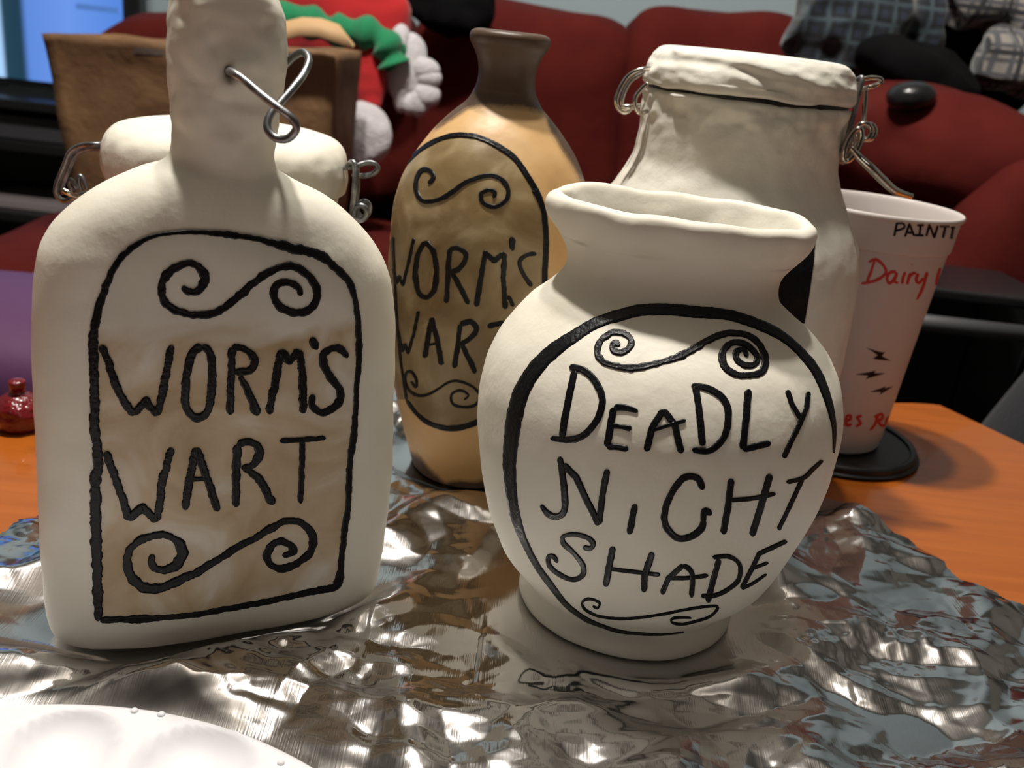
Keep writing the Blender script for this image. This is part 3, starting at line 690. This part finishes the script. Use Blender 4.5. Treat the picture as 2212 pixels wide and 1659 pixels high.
mesh('jar_lid', V, F, CLAYR, jar, label='lumpy white clay lid')
panel(jt, [(1600, 500), (1762, 512), (1758, 570), (1748, 640), (1738, 700), (1600, 700)], 'black_painted_patch', INK, jar, 1.0, .0003, 'flat black painted patch')
mesh('lid_seal', *lathe([(.0468, .1965), (.0475, .1975), (.0475, .2015), (.0468, .202)], JX, JY, 90, 2, cap=False), BLACK, jar)
def wire(parent, pts, r, m_=STEEL, name='clamp_wire', closed=False, sub=6, rl=None):
    return mesh(name, *tube([ony(*p) for p in pts], r, 10, sub, closed, rl), m_, parent)
YJ = JY - .01
wire(jar, [(1410, 149, JY - .008), (1385, 150, YJ), (1358, 164, YJ), (1340, 190, YJ), (1331, 218, YJ), (1338, 238, YJ), (1354, 242, YJ), (1368, 230, YJ), (1385, 228, YJ)], .0011, CHROME)
wire(jar, [(1410, 155, JY - .002), (1392, 158, YJ + .01), (1366, 172, YJ + .01), (1350, 196, YJ + .01), (1343, 222, YJ + .01), (1350, 236, YJ + .01)], .0010, CHROME)
wire(jar, [(1400, 180, YJ - .004), (1384, 195, YJ - .004), (1372, 214, YJ - .004), (1374, 236, YJ - .004), (1384, 244, YJ - .003), (1398, 240, YJ)], .0011, CHROME)
wire(jar, [(1343, 231, YJ - .003), (1358, 231, YJ - .004), (1370, 231, YJ - .002)], .0014, CHROME)
for dy in (-.006, .004):
    wire(jar, [(1838, 178, JY + dy), (1858, 172, YJ + dy), (1880, 168, YJ + dy), (1900, 170, YJ + dy), (1904, 177, YJ + dy), (1892, 184, YJ + dy), (1872, 190, YJ + dy), (1850, 196, JY + dy)], .0011, CHROME)
wire(jar, [(1852, 172, YJ - .008), (1862, 168, YJ - .010), (1858, 190, YJ - .011), (1846, 240, YJ - .012), (1832, 290, YJ - .013), (1818, 330, YJ - .012), (1812, 345, YJ - .008), (1822, 352, YJ - .006)], .0012, STEEL)
wire(jar, [(1870, 186, YJ + .006), (1868, 230, YJ + .006), (1864, 268, YJ + .004), (1858, 300, YJ + .002), (1850, 318, YJ)], .0012, CHROME)
def ringpx(cx, cy, rx, ry, Y, ang=0.0, n=14, dY=0.0):
    o = []
    for i in range(n):
        t = 2 * math.pi * i / n; x = rx * math.cos(t); y = ry * math.sin(t)
        o.append((cx + x * math.cos(ang) - y * math.sin(ang), cy + x * math.sin(ang) + y * math.cos(ang), Y + dY * math.sin(t)))
    return o
wire(jar, ringpx(1876, 285, 14, 17, YJ - .004, .3), .0012, CHROME, closed=True, sub=3)
wire(jar, ringpx(1866, 284, 16, 18, YJ - .009, .3), .0012, CHROME, closed=True, sub=3)
wire(jar, ringpx(1842, 313, 13, 38, YJ - .015, .42), .0013, CHROME, closed=True, sub=3)
wire(jar, ringpx(1832, 318, 9, 28, YJ - .010, .25), .0011, CHROME, closed=True, sub=3)
for dy in (-.0035, .0035):
    wire(jar, [(1838, 318, YJ - .012 + dy), (1856, 340, YJ - .012 + dy), (1880, 362, YJ - .014 + dy * .9), (1905, 387, YJ - .014 + dy * .8), (1930, 410, YJ - .014 + dy * .6), (1950, 419, YJ - .014 + dy * .4), (1970, 425, YJ - .014 + dy * .2)], .0017, CHROME, 'clamp_lever', rl=lambda t: .0014 + .0007 * math.sin(math.pi * min(1, t * 1.1)))

# ------------------------------------------------------------------ small clamp jar behind the white bottle
KX, KY = -.1415, .431
small = root('white_clamp_jar', (KX, KY, .001), "low white clay jar with domed clamp lid behind the WORM'S WART flask", 'jar')
kp = [(.050, .0015), (.056, .003), (.0600, .012), (.0625, .035), (.0630, .060), (.0610, .082), (.0575, .10), (.0525, .112), (.0500, .12), (.0498, .130), (.0502, .1355), (.047, .137)]
mesh('jar_body', *lathe(kp, KX, KY, 160, 7, dj), CLAYR, small)
lp2 = [(.049, .1365), (.0532, .1370), (.0548, .1405), (.0550, .146), (.0543, .1515), (.0520, .1565), (.0470, .1600), (.036, .1622), (.018, .163), (.001, .1632)]
mesh('jar_lid', *lathe(lp2, KX, KY, 200, 8, lambda p, z: .0014 * nz(p.x, p.y, p.z, 50) + .0006 * nz(p.x, p.y, p.z, 140)), CLAY, small, label='domed white clay lid')
YK = KY - .012
wire(small, [(240, 308, KY), (213, 312, YK), (178, 314, YK), (152, 328, YK), (138, 360, YK), (122, 400, YK), (124, 424, YK), (142, 434, YK), (166, 424, YK), (200, 415, YK)], .00125)
wire(small, [(240, 316, KY), (216, 320, YK + .012), (184, 322, YK + .012), (162, 336, YK + .012), (148, 366, YK + .012), (134, 402, YK + .012), (138, 420, YK + .012)], .00125)
wire(small, [(137, 411, YK - .004), (150, 418, YK - .004), (172, 424, YK), (205, 424, YK)], .0014, CHROME)
wire(small, [(168, 408, YK), (160, 396, YK), (152, 388, YK), (150, 400, YK), (158, 412, YK)], .0011)
wire(small, [(188, 408, YK + .004), (180, 388, YK + .004), (172, 380, YK + .004), (170, 394, YK + .004), (176, 412, YK + .004)], .0011)
for dy in (-.006, .004):
    wire(small, [(745, 362, KY + dy), (765, 360, YK + dy), (790, 352, YK + dy), (808, 353, YK + dy), (816, 364, YK + dy), (806, 375, YK + dy), (785, 380, YK + dy), (764, 378, KY + dy)], .0012)
wire(small, [(748, 362, YK), (760, 350, YK - .008), (768, 362, YK - .010), (766, 410, YK - .012), (762, 450, YK - .012), (760, 490, YK - .010)], .0013)
wire(small, [(770, 362, YK), (772, 400, YK), (768, 440, YK - .004), (766, 490, YK - .004)], .0013)
wire(small, ringpx(785, 452, 13, 17, YK - .006, .2), .0013, closed=True, sub=3)
wire(small, ringpx(778, 460, 14, 16, YK - .012, .2), .0013, closed=True, sub=3)

#@@CUP
# ------------------------------------------------------------------ cup, coaster, red ornament
UX, UY = .1945, .536
CUPM = mat('frosted_white_plastic', (0.62, 0.56, 0.53), 0.45)
REDP = mat('red_print', (0.55, 0.02, 0.02), 0.5)
coaster = mesh('coaster', *lathe([(.002, .0012), (.049, .0012), (.051, .003), (.051, .0055), (.0495, .0068), (.047, .0062), (.046, .005), (.002, .005)], UX + .004, UY - .004, 120, 5), BLACK, label='round black glossy coaster under the plastic cup', cat='coaster')
CB = .0062
cprof = [(.001, CB), (.030, CB), (.0335, CB + .0004), (.0340, CB + .003), (.0352, .020), (.0392, .080), (.0428, .126), (.0432, .1275), (.0441, .1285), (.0452, .1440), (.0462, .1445), (.0468, .1460), (.0462, .1475), (.0452, .1470), (.0440, .1430), (.0420, .128), (.038, .08), (.034, .02), (.030, CB + .003), (.001, CB + .0028)]
cup = root('plastic_cup', (UX, UY, CB), 'white plastic cup with red script and black lightning bolts on the black coaster', 'cup')
V, F = lathe(cprof, UX, UY, 140, 4)
mesh('cup_body', V, F, CUPM, cup)
ct = bvh_of(V, F)
G_ = crop(1700, 400, 2.5527)
letters(ct, G_, [
    [poly3((607, 208), (592, 282)), [(600, 212), (640, 212), (645, 235), (602, 252)]],
    [poly3((650, 285), (675, 215), (702, 282)), [(658, 262), (696, 262)]],
    [poly3((716, 222), (757, 220)), poly3((737, 220), (730, 273)), poly3((705, 276), (754, 277))],
    [poly3((768, 282), (785, 220), (812, 286), (832, 222))],
    [poly3((842, 228), (897, 228)), poly3((872, 228), (860, 292))],
    [poly3((902, 234), (928, 234)), poly3((916, 234), (906, 288)), poly3((896, 290), (916, 292))]], 5.6, cup, base=.0001, lift=.0001, jit=.1)
letters(ct, G_, [
    [[(450, 425, .7), (490, 410), (530, 440), (545, 480), (510, 515), (455, 535), (408, 542, .6)], [(485, 415), (465, 470), (440, 538)]],
    [[(602, 478), (572, 480), (552, 508), (562, 540), (588, 522), (606, 480)], [(606, 480), (594, 530), (616, 538, .7)]],
    [[(652, 478), (640, 510), (634, 545)], [(682, 432), (692, 440)]],
    [[(682, 484), (670, 515), (662, 548)], [(672, 508), (696, 486), (712, 490)]],
    [[(724, 486), (712, 520), (726, 540), (752, 512)], [(772, 478), (756, 540), (738, 590), (714, 632, .6)]],
    [[(846, 455), (832, 500), (820, 552, .7)]]], 7.4, cup, base=.0001, lift=.0001, jit=.12, m_=REDP)
letters(ct, G_, [
    [[(300, 1250), (294, 1290), (300, 1326), (318, 1318)]],
    [[(326, 1302), (350, 1288), (348, 1270), (330, 1276), (324, 1302), (334, 1324), (358, 1316)]],
    [[(414, 1272), (388, 1280), (398, 1298), (404, 1316), (378, 1330)]],
    [[(502, 1272), (484, 1320), (456, 1352, .7)], [(480, 1280), (520, 1262), (528, 1282), (500, 1302)], [(504, 1302), (522, 1326), (542, 1322)]],
    [[(572, 1276), (554, 1288), (548, 1312), (562, 1326), (580, 1312)]]], 7.0, cup, base=.0001, lift=.0001, jit=.12, m_=REDP)
for pl in ([(428, 890), (512, 918), (542, 921), (524, 942), (579, 969), (500, 964), (470, 957), (498, 937)], [(366, 1043), (450, 1030), (494, 1020), (480, 1036), (550, 1036), (468, 1060), (428, 1072), (446, 1051)], [(446, 1141), (513, 1120), (550, 1103), (540, 1118), (596, 1105), (547, 1136), (506, 1160), (516, 1140)]):
    panel(ct, G_(pl), 'lightning_bolt', INK, cup, .8, .00015)
ROSE = mat('glossy_dark_red_glaze', (0.16, 0.006, 0.012), 0.2, bump=[(220, 0.8, 0.002)], coat=.6, var=(120, (0.10, 0.003, 0.006), .45, .7))
rp = onz(22, 940)
mesh('red_ornament', *lathe([(.004, 0.0003), (.0095, .0008), (.0118, .005), (.0122, .0095), (.0105, .0145), (.0066, .018), (.0036, .0195), (.0034, .0215), (.0042, .0235), (.0040, .0258), (.0018, .0268)], rp.x, rp.y + .010, 60, 6, lambda p, z: .0009 * nz(p.x, p.y, p.z, 260)), ROSE, label='tiny glossy dark red bottle ornament at the left of the table', cat='ornament')
#@@ROOM
# ------------------------------------------------------------------ sofa
sofa = root('red_sofa', (-.1, 1.4, -.45), 'overstuffed dark red velvet sofa behind the coffee table', 'sofa')
mesh('sofa_base', *box(-.68, .44, 1.06, 1.80, -.40, -.22, .03), SOFA, sofa)
for i, (xa, xb) in enumerate(((-.70, -.13), (-.125, .42))):
    mesh('seat_cushion', *blob(((xa + xb) / 2, 1.27, -.165), ((xb - xa) / 2, .26, .085), 5.5, 96, 48, .006, 7, i * 3.1), SOFA, sofa)
for xa, xb, zt_, zc in ((-.735, -.205, .215, 0), (-.215, .140, .262, 1), (.120, .432, .288, 2)):
    mesh('back_cushion', *blob(((xa + xb) / 2, 1.655, (zt_ - .12) / 2), ((xb - xa) / 2 + .004, .125, (zt_ + .12) / 2), 5.5, 130, 80, .016, 6, zc * 5.3 + 2, rot=Matrix.Rotation(rad((-10, 3, -1)[zc]), 3, 'Y')), SOFA, sofa)
mesh('back_frame', *box(-.68, .44, 1.79, 1.92, -.40, .10, .04), SOFA, sofa)
def spx(name, x, y, rx, ry, Y, dep, e, tilt, sd, amp=.014):
    s_ = Y / FPX * 1.05
    mesh(name, *blob(ony(x, y, Y), (rx * s_, dep, ry * s_), e, 120, 72, amp, 7, sd, rot=Matrix.Rotation(rad(tilt), 3, 'Y')), SOFA, sofa)
spx('arm', 1965, 540, 190, 225, 1.45, .22, 3.2, 4, 4.4)
spx('arm_pad', 2000, 325, 205, 122, 1.22, .20, 2.3, 12, 6.1, .018)
spx('arm_panel', 2128, 600, 128, 245, 1.03, .06, 2.6, 14, 7.7, .006)
for fx in (-.62, .40):
    for fy in (1.10, 1.84): mesh('foot', *lathe([(.025, -.45), (.03, -.44), (.035, -.40)], fx, fy, 24, 3), BLACK, sofa)

# purple tote
PURP = mat('dusty_purple_plastic', (0.10, 0.036, 0.10), 0.5, bump=[(30, .1, .003)])
tote = root('storage_tote', (-.36, .83, -.45), 'dusty purple plastic storage tote between the table and the sofa', 'storage box')
mesh('tote_body', *box(-.74, .06, .71, .93, -.447, -.145, .03), PURP, tote, smooth=False)
mesh('tote_lid', *blob((-.34, .82, -.13), (.42, .125, .075), 3.2, 100, 40), PURP, tote)
mesh('lid_rim', *box(-.77, .09, .69, .95, -.165, -.13, .012), PURP, tote, smooth=False)

# paper bag
KRAFT = mat('brown_kraft_paper', (0.20, 0.105, 0.042), 0.75, bump=[(16, .5, .012), (70, .3, .003)], var=(12, (0.13, 0.065, 0.026), .4, .65))
KRAFTL = mat('pale_kraft_paper', (0.50, 0.31, 0.15), 0.7)
bag = root('paper_bag', (-.37, 1.18, -.07), 'brown kraft paper shopping bag with flat handle on the sofa seat', 'bag')
YB = 1.10
q = [ony(88, 72, YB), ony(725, 112, YB), ony(700, 470, YB), ony(140, 440, YB)]
zt0, zt1 = q[0].z, q[1].z; xl, xr = q[0].x, q[1].x; zb = -.058
V = []; n = 26; ring = []
def bagring(f, inner=0.0):
    xa = xl + (1 - f) * .025 + inner; xb = xr - (1 - f) * .012 - inner; ya = YB + .01 * (1 - f) + inner; yb = YB + .15 - inner; R_ = []
    for k in range(n): R_.append((xa + (xb - xa) * k / n, ya, 0))
    for k in range(12): R_.append((xb, ya + (yb - ya) * k / 12, 0))
    for k in range(n): R_.append((xb - (xb - xa) * k / n, yb, 0))
    for k in range(12): R_.append((xa, yb - (yb - ya) * k / 12, 0))
    return R_
lv = 26; N = 2 * n + 24
seqs = [(i / (lv - 1), 0.0) for i in range(lv)] + [(1 - i / 8, .0015) for i in range(8)]
for f, inn in seqs:
    for (x, y, _) in bagring(f, inn):
        t = (x - xl) / (xr - xl); zt = zt0 + (zt1 - zt0) * t + .0015 * math.sin(t * 23) - .012 * (1 if False else 0)
        z = zb + (zt - zb) * f
        d = .007 * noise.noise(Vector((x * 9, z * 7, 2 if y > YB + .07 else 0))) + .006 * abs(noise.noise(Vector((x * 22, z * 16, 5))))
        V.append(Vector((x + .4 * d * (1 if y > YB + .01 else 0), y - d + .004, z)))
F = grid_faces(len(seqs), N); F.append(tuple(range(N)))
mesh('bag_body', V, F, KRAFT, bag); bagVF = (V, F)
hpx = [(560, 108), (585, 88), (612, 73), (650, 64), (690, 66), (730, 80), (764, 102)]
V = []
for (x, y) in hpx:
    p = ony(x, y, YB - .02)
    for dz, dy_ in ((0.013, .004), (-.006, -.004), (-.007, -.0025), (.012, .0055)): V.append(p + Vector((0, dy_, dz * (1 if x < 750 else .2))))
F = grid_faces(len(hpx), 4)
hd = mesh('bag_handle', V, F, KRAFTL, bag, label='pale flat paper handle')
gt = bvh_of(*bagVF)
panel(gt, [(292, 100), (356, 106), (356, 122), (288, 116)], 'printed_mark', mat('faded_grey_print', (.10, .07, .06), .8), bag, 2.0, .0006)

# holiday plush
RED = mat('bright_red_felt', (0.50, 0.010, 0.012), 0.9, sheen=.3, bump=[(300, .4, .002)])
GREEN = mat('green_felt', (0.005, 0.20, 0.075), 0.9, sheen=.3, bump=[(300, .4, .002)])
PLUSH = mat('white_plush', (0.62, 0.58, 0.60), 0.95, sheen=.6, bump=[(260, .7, .004)])
PDARK = mat('black_felt', (.01, .01, .01), .95)
pl = root('holiday_plush', (-.22, 1.36, -.07), 'red and green holiday plush with white mitten hand slumped behind the paper bag', 'toy')
YP = 1.38
def pb(name, x, y, rx, ry, Yd, m_, e=2.2, amp=.004, tilt=0.0, depth=None, sd=0.0, sc=30):
    c = ony(x, y, Yd); s = Yd / FPX * 1.05
    return mesh(name, *blob(c, (rx * s, depth or min(rx, ry) * s * .5, ry * s), e, 60, 36, amp, sc, sd, rot=Matrix.Rotation(rad(tilt), 3, 'Y')), m_, pl)
pb('red_body', 700, 20, 170, 105, YP + .07, RED, tilt=6, sd=1)
pts = [(600, 42), (640, 38), (680, 52), (720, 66), (760, 68), (800, 74), (830, 92), (845, 122), (852, 142)]
mesh('green_trim', *tube([ony(x, y, YP - .035) for x, y in pts], .02, 14, 6, rad_list=lambda t: .020 + .004 * math.sin(t * 34)), GREEN, pl)
pb('sleeve', 792, 150, 34, 78, YP - .03, RED, tilt=-12, sd=3)
pb('green_cuff', 845, 118, 26, 34, YP - .02, GREEN, tilt=30, sd=4)
c = ony(890, 150, YP)
parts = [blob(ony(880, 150, YP), (.030, .025, .050), 2.2, 40, 24, .003, 30)]
for (x, y, rx, rz) in ((864, 100, .014, .030), (918, 150, .022, .016), (925, 168, .020, .015), (920, 205, .021, .018), (903, 222, .016, .020), (884, 222, .012, .018), (868, 210, .011, .022)):
    parts.append(blob(ony(x, y, YP - .012), (rx, .016, rz), 2.1, 30, 20, .002, 30, x))
mesh('mitten', *join(*parts), PLUSH, pl, label='white padded mitten hand')
pb('head_puff', 783, 290, 58, 62, YP - .06, PLUSH, sd=6)  # plain white puffs, this and the next, stand in for the toy's head
pb('head_side_puff', 745, 300, 45, 70, YP - .03, PLUSH, tilt=14, sd=7)
pb('dark_lining', 750, 180, 44, 62, YP + .02, PDARK, sd=8)

# clothes heaped at the right end of the sofa
PLB = plaid('blue_plaid_cotton', (0.009, 0.017, 0.034), (0.001, 0.003, 0.005), (0.035, 0.055, 0.065), 24)
PLW = plaid('pale_plaid_cotton', (0.26, 0.235, 0.21), (0.08, 0.08, 0.09), (0.02, 0.02, 0.025), 18)
BLK = mat('black_cotton', (0.004, 0.004, 0.0045), 0.95, spec=.1, bump=[(30, .4, .01)])
LEATH = mat('black_leather', (0.012, 0.012, 0.013), 0.3, bump=[(80, .4, .003)])
def heap(name, x, y, Yd, rx, ry, m_, label, cat, amp=.03, sc=12, tilt=0, dep=.10, sd=0.0, group=None):
    s = Yd / FPX * 1.05
    V, F = blob(ony(x, y, Yd), (rx * s, dep, ry * s), 2.3, 120, 72, amp, sc, sd, rot=Matrix.Rotation(rad(tilt), 3, 'Y'), ridge=True)
    return mesh(name, V, F, m_, label=label, cat=cat)
heap('plaid_shirt', 1868, 62, 1.36, 130, 88, PLB, 'dark blue plaid shirt heaped on the sofa end', 'shirt', sd=1, tilt=8, dep=.045)
heap('black_clothing', 2030, 105, 1.62, 170, 95, BLK, 'black cotton garment heaped beside the blue plaid shirt', 'clothing', sd=2, tilt=14, dep=.10)
heap('black_trousers', 1985, 158, 1.28, 120, 38, BLK, 'crumpled black trousers lying under the blue plaid shirt', 'trousers', sd=12, tilt=12, dep=.05, amp=.015)
heap('pale_plaid_shirt', 2165, 5, 1.44, 95, 48, PLW, 'pale cream plaid shirt at the top right of the clothes heap', 'shirt', sd=3, tilt=20, dep=.06)
heap('striped_shirt', 2195, 125, 1.32, 72, 48, PLW, 'light grey plaid shirt below the cream one', 'shirt', sd=8, tilt=24, dep=.05, amp=.02)
heap('black_garment', 968, 8, 1.48, 86, 50, BLK, 'black garment draped over the left back cushion of the sofa', 'clothing', sd=4, dep=.035, amp=.012)
mesh('leather_bag', *blob(ony(1968, 208, 1.09), (.026, .026, .017), 2.2, 60, 36, .002, 16, 2, rot=Matrix.Rotation(rad(-8), 3, 'Y')), LEATH, label='small glossy black leather pouch resting on the red sofa arm', cat='bag')

# television on a black stand at the left
sh = root('media_cabinet', (-1.2, 1.95, -.45), 'low black cabinet with open shelves under the television at the left', 'cabinet')
CA = (-1.75, -.80, 1.80, 2.14)
ct_ = ony(40, 190, CA[2]).z - .022
mesh('cabinet_top', *box(CA[0], CA[1], CA[2], CA[3], ct_ - .02, ct_, .004), BLACK, sh, smooth=False)
for xx in (CA[0], CA[1] - .02): mesh('side_panel', *box(xx, xx + .02, CA[2], CA[3], -.447, ct_ - .02, .002), BLACK, sh, smooth=False)
for zz in (-.10, -.24, -.38): mesh('shelf', *box(CA[0] + .02, CA[1] - .02, CA[2] + .005, CA[3], zz, zz + .018, .002), BLACK, sh, smooth=False)
mesh('back_panel', *box(CA[0] + .02, CA[1] - .02, CA[3] - .01, CA[3], -.447, ct_ - .02), BLACK, sh, smooth=False)
GREY = mat('dark_grey_plastic', (.05, .05, .055), .4)
mesh('media_player', *box(-1.25, -.86, 1.83, 2.02, -.0815, -.035, .004), GREY, smooth=False, label='flat dark grey media player box on the upper cabinet shelf', cat='electronics')
mesh('disc_case', *box(-1.12, -.90, 1.84, 1.99, -.2215, -.205, .002), mat('scuffed_white_plastic', (.25, .22, .22), .5), smooth=False, label='slim white disc case lying on the middle cabinet shelf', cat='case')
tv = root('television', (-1.3, 1.96, ct_), 'flat television with a glowing blue picture on the black cabinet', 'television')
tr_ = ony(262, 60, 1.90).x; tz0 = ony(150, 183, 1.90).z
mesh('bezel', *box(tr_ - .95, tr_ + .035, 1.905, 1.94, tz0 - .012, tz0 + .56, .004), BLACK, tv, smooth=False)
mesh('tv_foot', *box(tr_ - .60, tr_ - .30, 1.86, 2.02, ct_, ct_ + .008, .002), BLACK, tv, smooth=False)
mesh('tv_neck', *box(tr_ - .48, tr_ - .42, 1.925, 1.95, ct_ + .007, tz0 + .05), BLACK, tv, smooth=False)
SCR = bpy.data.materials.new('screen_picture'); SCR.use_nodes = True
nt = SCR.node_tree; b_ = nt.nodes['Principled BSDF']; b_.inputs['Base Color'].default_value = (.01, .01, .012, 1); b_.inputs['Roughness'].default_value = .2
tcs = nt.nodes.new('ShaderNodeTexCoord'); spx_ = nt.nodes.new('ShaderNodeSeparateXYZ'); nt.links.new(tcs.outputs['Generated'], spx_.inputs[0])
rp_ = nt.nodes.new('ShaderNodeValToRGB'); el = rp_.color_ramp.elements
fx_ = lambda px: (ony(px, 100, 1.90).x - (tr_ - .935)) / .937
el[0].position = 0; el[0].color = (.01, .05, .10, 1); el[1].position = 1; el[1].color = (.10, .28, .85, 1)
for p_, c_ in ((fx_(-60), (.02, .10, .20, 1)), (fx_(-25), (.45, .8, 1.2, 1)), (fx_(2), (.5, .8, 1.2, 1)), (fx_(12), (.012, .06, .10, 1)), (fx_(48), (.010, .05, .09, 1)), (fx_(62), (.13, .30, .85, 1)), (fx_(150), (.17, .36, .95, 1))):
    e_ = el.new(p_); e_.color = c_
nt.links.new(spx_.outputs['X'], rp_.inputs['Fac']); nt.links.new(rp_.outputs['Color'], b_.inputs['Emission Color']); b_.inputs['Emission Strength'].default_value = .85
mesh('screen', *box(tr_ - .935, tr_ + .002, 1.900, 1.9052, tz0, tz0 + .54), SCR, tv, smooth=False, label='blue glowing screen')
SC2 = bpy.data.materials.new('screen_line'); SC2.use_nodes = True; _b = SC2.node_tree.nodes['Principled BSDF']; _b.inputs['Base Color'].default_value = (.01, .01, .01, 1)
_b.inputs['Emission Color'].default_value = (.08, .20, .55, 1); _b.inputs['Emission Strength'].default_value = .9
pa, pb_ = ony(165, 12, 1.90), ony(255, 22, 1.90)
mesh('picture_line', *box(pa.x, pb_.x, 1.8985, 1.9002, pa.z - .006, pa.z + .004), SC2, tv, smooth=False)

# right: rail stand and dark chair
MET = mat('brushed_grey_metal', (.11, .11, .115), .6, .6)
z1 = ony(2100, 632, .80).z; xL = ony(2000, 632, .80).x; z2 = ony(2100, 704, .80).z
rs = root('metal_rail_stand', (xL + .15, .85, -.45), 'dark low stand with glossy black top and grey metal rail at the right', 'stand')
mesh('stand_top', *box(xL - .08, xL + .12, .80, .92, z1 - .010, z1, .003), LEATH, rs, smooth=False)
mesh('rail', *tube([(xL - .08, .792, z2), (xL + .12, .792, z2)], .0075, 14, 1), MET, rs)
for xx in (xL - .07, xL + .11):
    for yy in (.80, .91): mesh('post', *box(xx - .008, xx + .008, yy - .008, yy + .008, -.449, z1 - .009), BLACK, rs, smooth=False)
mesh('dark_backing', *box(xL - .065, xL + .34, .905, .912, -.40, z1 - .03), BLACK, rs, smooth=False)  # black sheet added to keep the area under the rail dark
CH_ = mat('charcoal_upholstery', (.010, .011, .015), .9, sheen=.15, bump=[(300, .3, .002)])
ch = root('upholstered_chair', (.62, .78, -.45), 'charcoal upholstered chair beside the right edge of the table', 'chair')
cc = ony(2235, 840, .72) + Vector((.03, 0, 0))
mesh('chair_arm', *blob((cc.x, .72, -.13), (.075, .058, .265), 2.8, 60, 40, .003, 10, rot=Matrix.Rotation(rad(20), 3, 'Y')), CH_, ch)
mesh('chair_seat', *box(cc.x + .06, cc.x + .44, .665, .885, -.40, -.10, .04), CH_, ch)
for xx in (.09, .41):
    for yy in (.69, .86): mesh('leg', *box(cc.x + xx - .015, cc.x + xx + .015, yy - .015, yy + .015, -.449, -.39), BLACK, ch, smooth=False)
